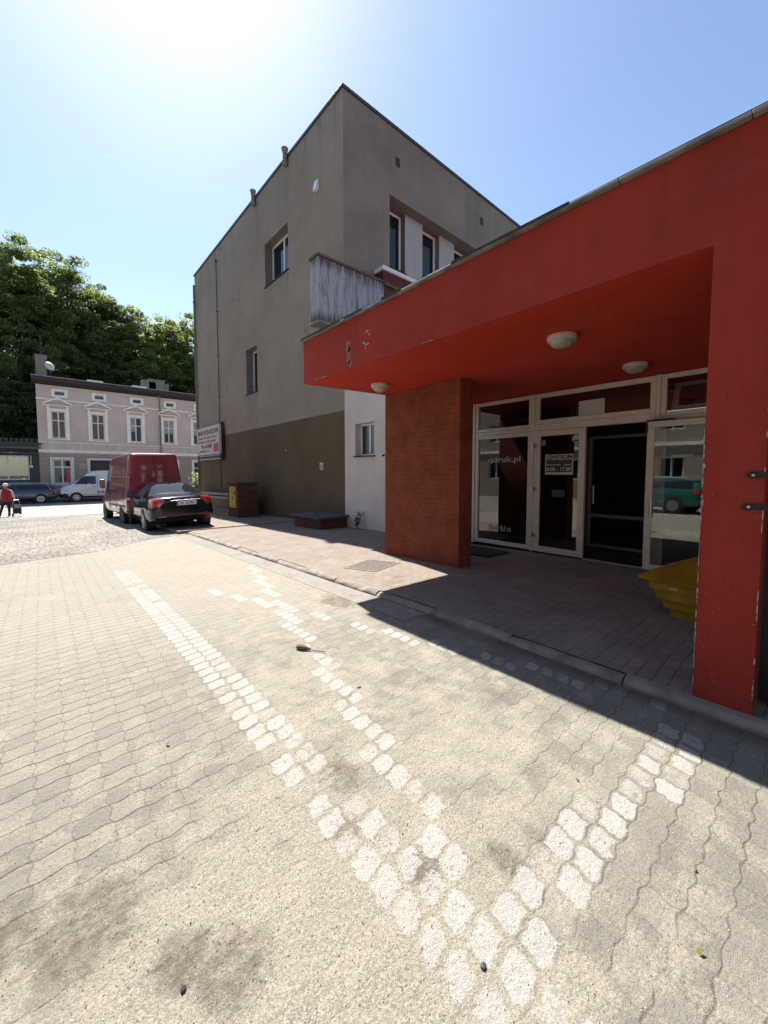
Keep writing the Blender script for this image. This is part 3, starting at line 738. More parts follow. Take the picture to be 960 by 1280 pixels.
# tilted fanlight on the right
fl = glazed('transom_window', .282, 1.818, 2.563, 3.223, .07)
mb = MB(); b_ = []
for (y0, y1, za, zb) in ((.36,1.70,2.66,2.72),(.36,1.70,3.05,3.11),(.36,.43,2.72,3.05),(1.63,1.70,2.72,3.05)):
    n = lambda z: SX+.07+.22*(z-2.66)/.45
    mb.prism([(n(za),y0,za),(n(za),y1,za),(n(zb),y1,zb),(n(zb),y0,zb)], [(n(za)+.05,y0,za),(n(za)+.05,y1,za),(n(zb)+.05,y1,zb),(n(zb)+.05,y0,zb)])
mb.build('sash', M['upvc'], fl)
glazed('shop_window', .282, 1.818, FL+.02, 2.497)
# closed leaf
d1 = glazed('door', 2.945, 3.915, FL+.02, 2.495, .11, SX-.05, SX+.03)
for z in (.42, 1.35, 2.2):
    mb = MB(); mb.tube([(SX-.075, 3.945, z-.06), (SX-.075, 3.945, z+.06)], .016, 8); mb.box(SX-.085, SX-.05, 3.87, 3.945, z-.03, z+.03); mb.build('hinge', M['steel'], d1)
gxs = SX-.0135
def flat(y0, y1, z0, z1, mat, name, par, x=gxs): 
    m_ = MB(); m_.box(x-.0015, x, y0, y1, z0, z1); return m_.build(name, mat, par)
sgn = flat(3.16, 3.70, 1.63, 2.02, M['sticker'], 'hours_sign', d1)
flat(3.185, 3.675, 1.68, 1.915, M['ink'], 'black_field', sgn, gxs-.0025)
xs_ = gxs-.0045
text('CENTRUM', .105, (xs_, 3.68, 1.93), -Y3, Z3, M['ink'], sgn, width=.50, bold=.003)
word_marks(sgn, M['red_ink'], 0, [((xs_-.001,3.63,1.868),.40,.045)], (0,-1,0), (0,0,1), 'small_print', 5)
text('Poniedzia\u0142ek - Pi\u0105tek', .052, (xs_-.001, 3.665, 1.805), -Y3, Z3, M['sticker'], sgn, width=.47, bold=.001)
text('8.00 - 17.00', .10, (xs_-.001, 3.665, 1.702), -Y3, Z3, M['sticker'], sgn, width=.47, bold=.003)
stk = flat(3.70, 3.80, 2.20, 2.31, M['frame_brown'], 'sticker', d1)
stk2 = MB(); stk2.lathe([(.075,0),(.075,.0015)], (gxs-.0015, 3.115, 2.30), 20, axis='x'); stk2 = stk2.build('round_sticker', M['sticker'], d1)
flat(3.07, 3.16, 2.25, 2.275, M['ink'], 'print', stk2, gxs-.003)
flat(3.3, 3.55, 1.20, 1.34, plain('smoked_label', (.03,.03,.032), .5), 'label', d1)
# lettering on the left pane
text('qdruk.pl', .17, (SX+.016, 5.03, 1.90), -Y3, Z3, M['sticker_grey'], w1, width=.78, bold=.003)
word_marks(w1, M['sticker_grey'], 0, [((SX+.016,4.98,.40),.6,.12)], (0,-1,0), (0,0,1), 'small_print', 8)
# leaf folded back against the right window
d2 = glazed('door', .93, 1.945, FL+.025, 2.475, .095, 7.31, 7.37)
mb = MB(); mb.tube([(7.29, 1.95, 2.3), (7.29, 1.95, 2.42)], .016, 8); mb.box(7.28, 7.40, 1.60, 1.95, 2.478, 2.50); mb.build('door_closer', M['iron'], d2)
mb = MB(); mb.tube([(7.27, 1.86, .95), (7.27, 1.86, 1.25)], .016, 8); mb.build('handle', M['steel'], d2)
flat(1.35, 1.62, 1.90, 1.94, M['sticker_grey'], 'label', d2, 7.335)
mb = MB(); mb.box(SX-.04, SX+.06, 1.88, 2.943, FL-.01, FL+.02); mb.build('threshold', M['steel'], ep, bevel=.004)
# the lobby behind the glass
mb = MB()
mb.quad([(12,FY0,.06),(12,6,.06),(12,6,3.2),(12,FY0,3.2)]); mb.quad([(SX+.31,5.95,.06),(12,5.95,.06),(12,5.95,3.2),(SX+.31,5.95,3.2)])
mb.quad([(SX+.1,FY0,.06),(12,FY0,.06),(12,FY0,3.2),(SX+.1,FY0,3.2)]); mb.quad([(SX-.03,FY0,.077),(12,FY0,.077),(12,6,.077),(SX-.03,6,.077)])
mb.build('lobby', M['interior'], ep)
mb = MB(); mb.box(SX+.0, SX+.3, FY0, .22, -.03, 3.23); mb.build('wall', M['red'], ep)
ind = thing('inner_door', 'brown framed glazed lobby door seen through the open entrance', 'door', (8.9, 3.0, .08))
mb = MB(); frame_ring(mb, 2.30, 3.42, .08, 2.44, .06, 8.9, 8.96); mb.box(8.9, 8.96, 2.36, 3.36, .72, .79); mb.build('door_frame', M['frame_brown'], ind)
mb = MB(); mb.box(8.91, 8.95, 3.42, 3.62, .08, 2.44); mb.build('side_panel', plain('lobby_panel', (.07,.065,.06), .7), ind)
mb = MB(); mb.tube([(8.86, 3.30, 1.0), (8.86, 3.30, 1.4)], .022, 8); mb.build('handle', M['steel'], ind)
# soffit lamps
first = None
for (x, y, lab) in ((4.53, 5.26, 'round cream bulkhead lamp on the soffit nearest the brick pier'), (4.51, 2.07, 'round cream bulkhead lamp in the middle of the red soffit'), (6.53, 1.92, 'round cream bulkhead lamp on the soffit close to the glazed doors')):
    if first is None:
        t = thing('ceiling_lamp', lab, 'lamp', (x, y, 3.181+(x-FX-.281)*.054/1.532), group='bulkhead lamps under the red canopy', local=True)
        a = MB(); a.lathe([(.155,0),(.158,-.03),(.150,-.055),(.135,-.058)], (0,0,-.001), 28); o = a.build('rim', M['lamp_rim'], None, True); o.parent = t
        a = MB(); a.lathe([(.134,-.045),(.128,-.075),(.105,-.105),(.06,-.125),(.005,-.132)], (0,0,0), 28); o = a.build('dome', M['lamp_dome'], None, True); o.parent = t
        first = t
    else:
        t = copy_thing(first); t.location = (x, y, 3.234 if x > 5.26 else 3.181+(x-FX-.281)*.054/1.532); t['label'] = lab

# side gate beyond the pillar, hung on long strap hinges
gt = thing('side_gate', 'black iron side gate hung beside the red pillar', 'gate', (3.6, -.5, 0))
mb = MB()
for y in (-1.6, -.06): mb.box(3.60, 3.66, y, y+.06, .06, 2.3)
for z in (.12, 1.15, 2.2): mb.box(3.605, 3.655, -1.54, -.06, z, z+.06)
for k in range(11): mb.box(3.62, 3.64, -1.5+.13*k, -1.5+.13*k+.02, .12, 2.25)
mb.box(3.645, 3.655, -1.55, .255, .10, 2.5); mb.build('leaf', M['iron'], gt)
for (y, z) in ((.33, 1.64), (.345, 1.435)):
    mb = MB(); mb.prism([(FX-.012, y, z-.02), (FX-.012, -.1, z-.015), (FX-.012, -.1, z+.015), (FX-.012, y, z+.02)], [(FX-.003, y, z-.02), (FX-.003, -.1, z-.015), (FX-.003, -.1, z+.015), (FX-.003, y, z+.02)])
    mb.lathe([(.02,-.014),(.02,-.003)], (FX, y, z), 14, axis='x')
    h = mb.build('strap_hinge', M['iron'], gt)
    mb = MB(); mb.lathe([(.009,-.02),(.009,-.012)], (FX, y-.012, z), 10, axis='x'); mb.build('bolt', M['steel'], h)

# ------------------------------------------------------------------ pieces along the footway
bw = thing('brick_plinth', 'low brick plinth with a dark slab lid against the wall', 'plinth', (6.9, 11.1, gz(11)+.07))
mb = MB(); b0 = gz(11)
mb.box(6.45, 7.47, 10.34, 11.92, b0-.2, b0+.40); mb.build('body', M['brick'], bw)
mb = MB(); mb.box(6.33, 7.49, 10.22, 12.04, b0+.403, b0+.47); mb.build('lid', M['slab'], bw, bevel=.012)
mb = MB(); mb.lathe([(.17,0),(.17,.012),(.10,.02)], (6.75, 11.55, b0+.471), 20); mb.build('hatch', M['concrete'], bw)

gc = thing('gas_meter_cabinet', 'narrow brick gas post with a yellow steel door', 'cabinet', (6.7, 16.7, gz(16.7)+.07))
mb = MB(); z = gz(16.5)+.07
mb.box(6.15, 7.0, 16.2, 17.35, z-.1, z+1.45); mb.build('body', M['brick'], gc)
mb = MB(); mb.box(6.09, 7.06, 16.14, 17.41, z+1.453, z+1.52); mb.build('lid', M['slab'], gc, bevel=.01)
mb = MB(); mb.box(6.132, 6.148, 16.42, 17.15, z+.42, z+1.32); d = mb.build('door', M['yellow_door'], gc, bevel=.006)
mb = MB(); mb.box(6.115, 6.131, 16.5, 16.57, z+.98, z+1.12); mb.build('lock', M['iron'], d)
mb = MB(); mb.box(6.128, 6.131, 16.72, 16.86, z+.78, z+.86); mb.build('warning_label', M['ink'], d)

# grit bin tucked behind the pillar
bin_ = thing('grit_bin', 'yellow plastic grit bin with stepped sides half behind the pillar', 'bin', (5.5, .67, .06), local=True)
mb = MB(); rings = []
def ring_box(hx, hy, z, r=.05, n=4):
    p = []
    for (sx, sy, a0) in ((1,1,0),(-1,1,90),(-1,-1,180),(1,-1,270)):
        for k in range(n+1):
            a = R(a0+90*k/n); p.append((sx*(hx-r)+r*math.cos(a), sy*(hy-r)+r*math.sin(a), z))
    return p
def stack(mb, rs):
    n = len(rs[0]); b = len(mb.v)
    for r_ in rs: mb.v += r_
    for i in range(len(rs)-1):
        for k in range(n): mb.f.append((b+i*n+k, b+i*n+(k+1)%n, b+(i+1)*n+(k+1)%n, b+(i+1)*n+k)); mb.m.append(0)
    mb.f.append(tuple(b+k for k in range(n))[::-1]); mb.f.append(tuple(b+(len(rs)-1)*n+k for k in range(n))); mb.m += [0,0]
prof = [(.31,.41,0),(.325,.425,.098),(.365,.465,.10),(.38,.48,.203),(.42,.52,.205),(.435,.535,.308),(.47,.57,.31),(.482,.582,.42)]
stack(mb, [ring_box(a, b, z) for a, b, z in prof]); o = mb.build('tub', M['yellow'], None, True); o.parent = bin_
mb = MB(); stack(mb, [ring_box(.55,.65,.42), ring_box(.56,.66,.45), ring_box(.51,.61,.47), ring_box(.20,.26,.655), ring_box(.12,.18,.665)]); o = mb.build('lid', M['yellow'], None, True); o.parent = bin_
mb = MB(); mb.box(-.475, -.455, .30, .37, .34, .40); o = mb.build('label', M['sticker'], None); o.parent = bin_
bin_.rotation_euler.z = R(-6)

# drain grate let into the footway
dg = thing('drain_grate', 'rectangular rusty iron grate let into the pale footway', 'grate', (4.33, 5.28, .05))
fr = [(3.88,5.46),(4.08,4.86),(4.86,5.08),(4.64,5.72)]
def lerp(a, b, t): return (a[0]+(b[0]-a[0])*t, a[1]+(b[1]-a[1])*t)
def bil(u, v): return lerp(lerp(fr[0], fr[3], u), lerp(fr[1], fr[2], u), v)
def gslab(mb, u0, u1, v0, v1, za, zb):
    P = [bil(u0,v0), bil(u1,v0), bil(u1,v1), bil(u0,v1)]
    mb.prism([(p[0],p[1],gz(p[1])+za) for p in P], [(p[0],p[1],gz(p[1])+zb) for p in P])
mb = MB(); gslab(mb, 0, 1, 0, .05, .04, .069); gslab(mb, 0, 1, .95, 1, .04, .069); gslab(mb, 0, .05, .05, .95, .04, .069); gslab(mb, .95, 1, .05, .95, .04, .069); mb.build('frame', M['grate'], dg)
mb = MB(); n = 26
for k in range(n): gslab(mb, .055+.89*k/n, .055+.89*(k+.62)/n, .055, .945, .04, .0665)
mb.build('bars', M['grate'], dg)
mb = MB(); gslab(mb, .05, .95, .05, .95, .058, .0635); mb.build('tray', M['grate'], dg)
# door mat in front of the left window
mb = MB(); mb.box(6.35, 7.1, 4.2, 5.1, .0605, .075); tag(mb.build('door_mat', M['rubber'], bevel=.004), 'dark rubber door mat in front of the left shop window', 'mat')

# ------------------------------------------------------------------ pink house across the street
HY = 42.0; HZ = -.45
M['pink'] = render_mat('pink_render', (.56,.46,.41), streak=.2, dirt=(.2,.18,.16), bump=.2, grain=60)
M['trim'] = plain('cream_trim', (.84,.79,.73), .8, var=.1)
M['stone_band'] = render_mat('rusticated_band', (.38,.30,.25), streak=.25, bump=.3, grain=50)
ph = thing('tenement_house', 'pink two storey tenement with cream pediments over its upper windows', 'house', (7, HY, HZ))
HX0, HX1, HTOP = .0, 15.2, 8.80
ux = [1.31, 3.95, 6.75, 9.45, 12.08]
U, V, N = X3, Z3, -Y3
upper = [(x-.46, x+.46, 4.55, 6.75) for x in ux]
attic = [(x-.34+.15, x+.34+.15, 8.04, 8.40) for x in ux]
ground = [(1.42-.62, 1.42+.62, .78, 2.85)] + [(6.82-.6, 6.82+.6, .78, 2.85), (9.5-.6, 9.5+.6, .78, 2.85), (12.15-.6, 12.15+.6, .78, 2.85)]
gate = (3.28, 4.95, HZ+.1, 2.80)
mb = MB()
hl = lambda q: (q[0]-HX0, q[1]-HX0, q[2]-3.3, q[3]-3.3)
pan(mb, (HX0,HY,3.3), U, V, N, HX1-HX0, HTOP-3.3, [hl(q) for q in upper+attic], .16, 0, 2)
gl = lambda q: (q[0]-HX0, q[1]-HX0, q[2]-HZ, q[3]-HZ)
pan(mb, (HX0,HY,HZ), U, V, N, HX1-HX0, 3.3-HZ, [gl(q) for q in ground+[gate]], .2, 1, 2)
mb.quad([(HX0,HY,HZ),(HX0,HY+9,HZ),(HX0,HY+9,HTOP),(HX0,HY,HTOP)]); mb.quad([(HX1,HY,HZ),(HX1,HY+9,HZ),(HX1,HY+9,HTOP),(HX1,HY,HTOP)])
mb.build('wall', [M['pink'], M['stone_band'], M['trim']], ph)
mb = MB()                                                # rusticated courses
z = HZ+.25
holes = ground+[gate]
while z < 3.05:
    segs = [(HX0+.02, HX1)]
    for (a, b, c, d) in holes:
        if c-.2 < z < d+.2:
            ns = []
            for (p, q) in segs:
                if b+.17 < p or a-.17 > q: ns.append((p, q)); continue
                if a-.17 > p: ns.append((p, a-.17))
                if b+.17 < q: ns.append((b+.17, q))
            segs = ns
    for (p, q) in segs: mb.box(p, q, HY-.035, HY-.002, z, z+.30)
    z += .36
mb.build('rustication', M['stone_band'], ph, bevel=.01)
mb = MB()
for (z0_, z1_, d) in ((3.36,3.50,.09),(3.50,3.62,.14),(4.18,4.24,.05),(7.62,7.70,.07),(7.70,7.74,.10)): mb.box(HX0-.02, HX1, HY-d, HY-.002, z0_, z1_)
for x in (2.72, 5.45, 8.18, 10.85): mb.box(x-.02, x+.02, HY-.02, HY-.002, 3.63, 4.17)
mb.build('string_course', M['trim'], ph, bevel=.008)
ins = M['trim']
for (a, b, c, d) in upper:
    mb = MB()
    mb.box(a-.24, a-.002, HY-.07, HY-.002, c-.06, d+.20); mb.box(b+.002, b+.24, HY-.07, HY-.002, c-.06, d+.20); mb.box(a, b, HY-.068, HY-.002, d+.002, d+.20)
    mb.box(a-.3, b+.3, HY-.12, HY-.002, c-.14, c-.062)
    mb.box(a-.46, b+.46, HY-.26, HY-.002, d+.40, d+.48)
    for x in (a-.24, b+.06): mb.box(x, x+.18, HY-.11, HY-.002, d+.202, d+.398)
    xm = (a+b)/2; zt = d+1.0
    for s_ in (-1, 1):
        e = xm+s_*(.46+.46)
        P = [(e+s_*.04,d+.483),(e+s_*.04,d+.60),(xm,zt+.12),(xm,zt-.05)]
        mb.prism([(p[0],HY-.30,p[1]) for p in P], [(p[0],HY-.002,p[1]) for p in P])
    f = mb.build('window_surround', ins, ph, bevel=.008)
    w = window(ph, (a, HY+.13, c), U, V, N, b-a, d-c, .075, [(b-a)/2], [(d-c)*.66], M['upvc_white'], M['win'], .06)
M['curtain'] = plain('curtain', (.16,.115,.09), .9, var=.25, scale=8)
for i, (a, b, c, d) in enumerate(upper):
    mb = MB(); mb.box(a+.08, (a+b)/2-.05 if i == 2 else b-.08, HY+.088, HY+.0935, c+(.08 if i < 2 else .9), d-.09); mb.build('curtain', M['curtain'] if i < 2 else plain('net_curtain', (.3,.3,.31), .9), ph)
for (a, b, c, d) in attic:
    mb = MB(); frame_ring_y = [(a-.17,a-.002,c-.15,d+.15),(b+.002,b+.17,c-.15,d+.15),(a,b,c-.15,c-.002),(a,b,d+.002,d+.15)]
    for q in frame_ring_y: mb.box(q[0], q[1], HY-.05, HY-.002, q[2], q[3])
    mb.build('window_surround', M['trim'], ph)
    window(ph, (a, HY+.12, c), U, V, N, b-a, d-c, .05, [], [], M['upvc_white'], M['win_blue'], .05)
for k, (a, b, c, d) in enumerate(ground):
    mb = MB()
    mb.box(a-.15, a-.002, HY-.06, HY-.002, c-.1, d+.15); mb.box(b+.002, b+.15, HY-.06, HY-.002, c-.1, d+.15); mb.box(a, b, HY-.058, HY-.002, d+.002, d+.15); mb.box(a-.2, b+.2, HY-.12, HY-.062, c-.12, c-.03)
    mb.build('window_surround', M['upvc_white'] if k == 0 else ins, ph, bevel=.008)
    window(ph, (a, HY+.15, c), U, V, N, b-a, d-c, .11, [(b-a)/2], [(d-c)*.68], M['upvc_white'], M['win'], .07)
mb = MB(); mb.box(1.62, 1.95, HY+.094, HY+.098, .85, 2.25); mb.build('poster', plain('pink_poster', (.45,.10,.10), .7), ph)
mb = MB(); mb.box(.9, 1.2, HY+.094, HY+.098, .85, 1.5); mb.build('poster', plain('green_poster', (.18,.24,.17), .7), ph)
(a, b, c, d) = gate
mb = MB(); mb.box(a-.2, a-.002, HY-.06, HY-.002, c, d+.16); mb.box(b+.002, b+.2, HY-.06, HY-.002, c, d+.16); mb.box(a, b, HY-.058, HY-.002, d+.002, d+.16); mb.build('gate_surround', M['upvc_white'], ph, bevel=.008)
mb = MB(); mb.box(a, b, HY+.15, HY+.18, c, d)
for k in range(4): mb.box(a+.06+k*(b-a-.06)/4, a+k*(b-a-.06)/4+(b-a)/4-.02, HY+.13, HY+.148, c+.1, d-.1)
mb.build('gate', plain('brown_gate', (.055,.04,.035), .5), ph)
mb = MB(); mb.box(2.55, 3.0, HY-.06, HY-.037, 2.02, 2.48); q = mb.build('wall_plaque', M['sticker'], ph)
word_marks(q, M['ink'], 0, [((2.6,HY-.0615,2.30),.34,.07),((2.6,HY-.0615,2.20),.34,.06),((2.6,HY-.0615,2.10),.25,.05)], (1,0,0), (0,0,1), 'small_print', 11)
# eaves, roof, gutter
mb = MB(); mb.prism([(HX0-.25,HY-.55,9.06),(HX1,HY-.55,9.06),(HX1,HY-.55,9.36),(HX0-.25,HY-.55,9.36)], [(HX0-.25,HY+.1,8.802),(HX1,HY+.1,8.802),(HX1,HY+.1,9.40),(HX0-.25,HY+.1,9.48)])
mb.build('eaves', plain('dark_eaves', (.035,.025,.022), .7), ph)
mb = MB(); mb.prism([(HX0-.28,HY-.6,9.363),(HX1,HY-.6,9.363),(HX1,HY-.6,9.41),(HX0-.28,HY-.6,9.41)], [(HX0-.28,HY+9,10.43),(HX1,HY+9,10.43),(HX1,HY+9,10.4),(HX0-.28,HY+9,10.48)])
rf = mb.build('roof', plain('roof_sheet', (.30,.31,.32), .35, .4, var=.3), ph)
for x in (3.9, 7.2):
    mb = MB(); mb.prism([(x-.55,HY+.1,9.44),(x+.55,HY+.1,9.44),(x+.55,HY+.1,9.66),(x-.55,HY+.1,9.66)], [(x-.55,HY+1.1,9.55),(x+.55,HY+1.1,9.55),(x+.55,HY+1.1,9.74),(x-.55,HY+1.1,9.74)]); mb.build('skylight', M['upvc_white'], rf)
mb = MB(); mb.box(2.1, 3.2, HY-.2, HY+.4, 9.37, 9.48); mb.box(4.9, 5.3, HY-.2, HY+.3, 9.38, 9.46); mb.build('snow_guard', M['upvc_white'], rf)
M['chim'] = render_mat('chimney_render', (.2,.18,.16), streak=.4)
for (x, y, w, z1_) in ((.40, HY+.9, .34, 11.15), (8.6, HY+4, .6, 10.9), (9.3, HY+4, .7, 11.1), (10.1, HY+4.4, .35, 10.8)):
    mb = MB(); mb.box(x-w, x+w, y-.4, y+.4, 9.2, z1_); mb.box(x-w-.05, x+w+.05, y-.45, y+.45, z1_+.003, z1_+.10); mb.build('chimney', M['chim'], rf)
mb = MB(); mb.tube([(.45, HY+.9, 11.2), (.45, HY+.9, 12.9)], .06, 8); mb.build('mast', M['iron'], rf)
DX = .95
sd_ = thing('satellite_dish', 'small pale satellite dish on the roof beside the left chimney of the pink house', 'satellite dish', (DX, HY+.3, 9.4))
mb = MB(); prof = [(.02,-.10),(.15,-.09),(.27,-.055),(.34,0),(.355,.0),(.28,-.07),(.15,-.11),(.02,-.12)]
mb.lathe(prof, (0,0,0), 20, axis='y'); o = mb.build('dish', M['sticker'], sd_, True)
o.matrix_parent_inverse = Matrix.Identity(4); o.location = (-.02, 0, 1.0); o.rotation_euler = (R(-18), 0, R(30))
mb = MB(); mb.tube([(DX,HY+.3,9.3),(DX,HY+.3,10.35)], .04, 8); mb.tube([(DX+.1,HY+.2,10.0),(DX+.4,HY-.2,10.1)], .03, 6); mb.box(DX+.34,DX+.5,HY-.32,HY-.2,10.05,10.17); mb.build('bracket', M['iron'], sd_)
mb = MB(); mb.tube([(8.72, HY-.12, 9.0), (8.72, HY-.12, 3.2), (8.72, HY-.12, HZ+.1)], .06, 8); mb.tube([(8.72, HY-.12, 9.0), (9.1, HY-.45, 9.2)], .05, 8); mb.build('downpipe', M['zinc'], ph)
# next house along, just its gable behind the grey block
nh = thing('neighbour_house', 'pale gabled roof end peeping out behind the grey block', 'house', (17, 46, HZ))
mb = MB(); P = [(13.2,HZ),(24,HZ),(24,9.4),(18.6,14.5),(13.2,9.4)]
mb.prism([(p[0],45.0,p[1]) for p in P], [(p[0],56,p[1]) for p in P]); mb.build('wall', M['chim'], nh)
mb = MB(); mb.prism([(12.9,44.8,9.2),(18.6,44.8,14.6),(18.6,44.8,14.85),(12.9,44.8,9.45)], [(12.9,56,9.2),(18.6,56,14.6),(18.6,56,14.85),(12.9,56,9.45)]); mb.build('roof', M['roof_edge'], nh)

# ------------------------------------------------------------------ dark shop on the left
sh = thing('corner_shop', 'low dark grey shop with wide display windows and a rolled awning', 'shop', (-4, HY, HZ))
mb = MB()
pan(mb, (-9,HY+.05,HZ), X3, Z3, -Y3, 9.12, 4.45, [(9-7.2, 9-4.9, 1.15-HZ, 3.08-HZ), (9-4.6, 9-.62, 1.15-HZ, 3.08-HZ)], .25, 0)
mb.quad([(-9,HY+.05,4.0),(.12,HY+.05,4.0),(.12,HY+8,4.3),(-9,HY+8,4.3)]); mb.quad([(.12,HY+.05,HZ),(.12,HY+8,HZ),(.12,HY+8,4.3),(.12,HY+.05,4.0)])
mb.build('wall', plain('anthracite_render', (.062,.064,.068), .8, var=.2), sh)
mb = MB(); mb.box(-9, .14, HY-.12, HY+.048, 3.62, 3.78); mb.box(-9, .14, HY-.06, HY+.048, 3.88, 3.96); mb.build('fascia_board', plain('fascia_board', (.085,.087,.09), .5), sh)
mb = MB(); mb.box(-9.1, .2, HY-.2, HY+.4, 4.0, 4.09); mb.build('roof_edge', M['roof_edge'], sh)
mb = MB()
for k in range(30): mb.box(-8.9+.3*k, -8.9+.3*k+.22, HY+.5, HY+3, 4.1, 4.45)
mb.build('roof_tiles', plain('slate', (.05,.055,.06), .6, var=.3), sh)
mb = MB(); mb.prism([(-8.6,HY-.9,3.16),(-.2,HY-.9,3.16),(-.2,HY-.9,3.23),(-8.6,HY-.9,3.23)], [(-8.6,HY+.045,3.36),(-.2,HY+.045,3.36),(-.2,HY+.045,3.48),(-8.6,HY+.045,3.48)]); mb.build('awning', plain('awning', (.045,.046,.05), .7), sh)
shg = M['win']
for (a, b, m_) in ((-7.2, -4.9, []), (-4.6, -.62, [2.75])):
    window(sh, (a, HY+.2, 1.15), X3, Z3, -Y3, b-a, 1.93, .08, m_, [], M['upvc_white'], glass_mat('display_glass', (.75,.78,.76), .12), .06)
mb = MB(); mb.quad([(-7.2,HY+.9,1.0),(-.5,HY+.9,1.0),(-.5,HY+.9,3.2),(-7.2,HY+.9,3.2)])
def display():
    t = NT('window_display'); v = t.voro(1.1, out='Color'); h = t.n('ShaderNodeHueSaturation'); t.l(v, h.inputs['Color']); h.inputs['Saturation'].default_value = .45; h.inputs['Value'].default_value = .55
    c = t.mix(.5, h.outputs[0], (.16,.23,.22)); return t.fin(c, .8)
mb.build('window_display', display(), sh)
mb = MB(); mb.box(-1.95, -1.15, HY+.6, HY+.66, 1.2, 2.7); mb.build('poster', plain('teal_poster', (.10,.22,.26), .6), sh)
mb = MB(); mb.tube([(-.5, HY-.02, 3.1), (-.5, HY-.02, 2.3)], .03, 6); mb.box(-.6, -.4, HY-.1, HY+.045, 2.12, 2.3); mb.build('wall_bracket', M['upvc_white'], sh)

# ------------------------------------------------------------------ vehicles
def paint(name, c, rough=.25, coat=1., metal=0.):
    t = NT(name); n = t.noise(1.5, 2); t.b.inputs['Coat Weight'].default_value = coat; t.b.inputs['Coat Roughness'].default_value = .04
    d = t.ramp(t.noise(9, 5, .6), .4, .8, 0, .025)
    z = t.xyz()
    return t.fin(t.mix(d, c, (.3,.27,.23)), rough, None, metal, .5)
M['taillight'] = plain('red_lens', (.32,.012,.012), .12, var=.15, coat=1)
M['lens'] = plain('clear_lens', (.55,.56,.58), .12, coat=1)
M['alloy'] = plain('alloy', (.42,.42,.43), .3, .85)
M['chrome'] = plain('chrome', (.75,.75,.75), .12, 1.)
M['plate'] = plain('number_plate', (.72,.72,.70), .4)
M['plate_blue'] = plain('plate_blue', (.02,.06,.32), .4)
def car_shell(stations, level=3, boxy=False):
    """stations: (y, zb, wb, zs, wm, zm, wbelt, zbelt, wre, zre, zr) -> smooth closed shell, evaluated"""
    bm = bmesh.new(); rings = []
    for (y, zb, wb, zs, wm, zm, wl, zl, wr, ze, zr) in stations:
        half = [(0,zb),(wb*.98,zb),(wm*.985,zs),(wm,zm),(wl,zl),(wr,ze),(wr*.62,zr),(0,zr)]
        if boxy: half = [(0,zb),(wb*.98,zb),(wm*.985,zs),(wm,zm),(wl,zl),(wr+(wl-wr)*.12,ze-.12),(wr*.985,ze+(zr-ze)*.55),(wr*.90,zr),(wr*.45,zr+.005),(0,zr+.006)]
        ring = [bm.verts.new((x,y,z)) for x, z in half] + [bm.verts.new((-x,y,z)) for x, z in half[-2:0:-1]]
        rings.append(ring)
    n = len(rings[0])
    for a, b in zip(rings, rings[1:]):
        for k in range(n): bm.faces.new((a[k], a[(k+1)%n], b[(k+1)%n], b[k]))
    for ring, f in ((rings[0][::-1], .93 if boxy else .9), (rings[-1], .9)):
        for ff in (f, f*.5):
            c = sum((v.co for v in ring), Vector())/len(ring); inner = [bm.verts.new((c.x+(v.co.x-c.x)*ff, v.co.y, c.z+(v.co.z-c.z)*ff)) for v in ring]
            for k in range(n): bm.faces.new((ring[k], ring[(k+1)%n], inner[(k+1)%n], inner[k]))
            ring = inner
        bm.faces.new(ring)
    bmesh.ops.recalc_face_normals(bm, faces=bm.faces)
    me = bpy.data.meshes.new('shell'); bm.to_mesh(me); bm.free()
    o = bpy.data.objects.new('shell', me); COL.objects.link(o); md = o.modifiers.new('s', 'SUBSURF'); md.levels = level
    bpy.context.view_layer.update()
    r = bpy.data.meshes.new_from_object(o.evaluated_get(bpy.context.evaluated_depsgraph_get()))
    bpy.data.objects.remove(o); bpy.data.meshes.remove(me)
    return r
def split_shell(me, parts, parent, base_name, base_mat):
    """parts: (name, material, predicate(c, n), offset). Faces that satisfy a predicate become a part of their own."""
    P = me.polygons; groups = {i: [] for i in range(-1, len(parts))}
    for p in P:
        for i, (nm, mt, pr, of) in enumerate(parts):
            if pr(p.center, p.normal): groups[i].append(p); break
        else: groups[-1].append(p)
    out = {}
    for i, fs in groups.items():
        if not fs: continue
        nm, mt, of = (base_name, base_mat, 0) if i < 0 else (parts[i][0], parts[i][1], parts[i][3])
        idx = {}; vs = []; ff = []
        for p in fs:
            f = []
            for v in p.vertices:
                if v not in idx:
                    idx[v] = len(vs); vs.append(me.vertices[v].co + me.vertices[v].normal*of)
                f.append(idx[v])
            ff.append(f)
        m2 = bpy.data.meshes.new(nm); m2.from_pydata([tuple(v) for v in vs], [], ff); m2.materials.append(mt)
        m2.polygons.foreach_set('use_smooth', [True]*len(ff))
        o = bpy.data.objects.new(nm, m2); COL.objects.link(o); o.parent = parent; out.setdefault(nm, []).append(o)
    return out
def loc(mb, name, mat, parent, **k):
    o = mb.build(name, mat, None, **k); o.parent = parent; return o
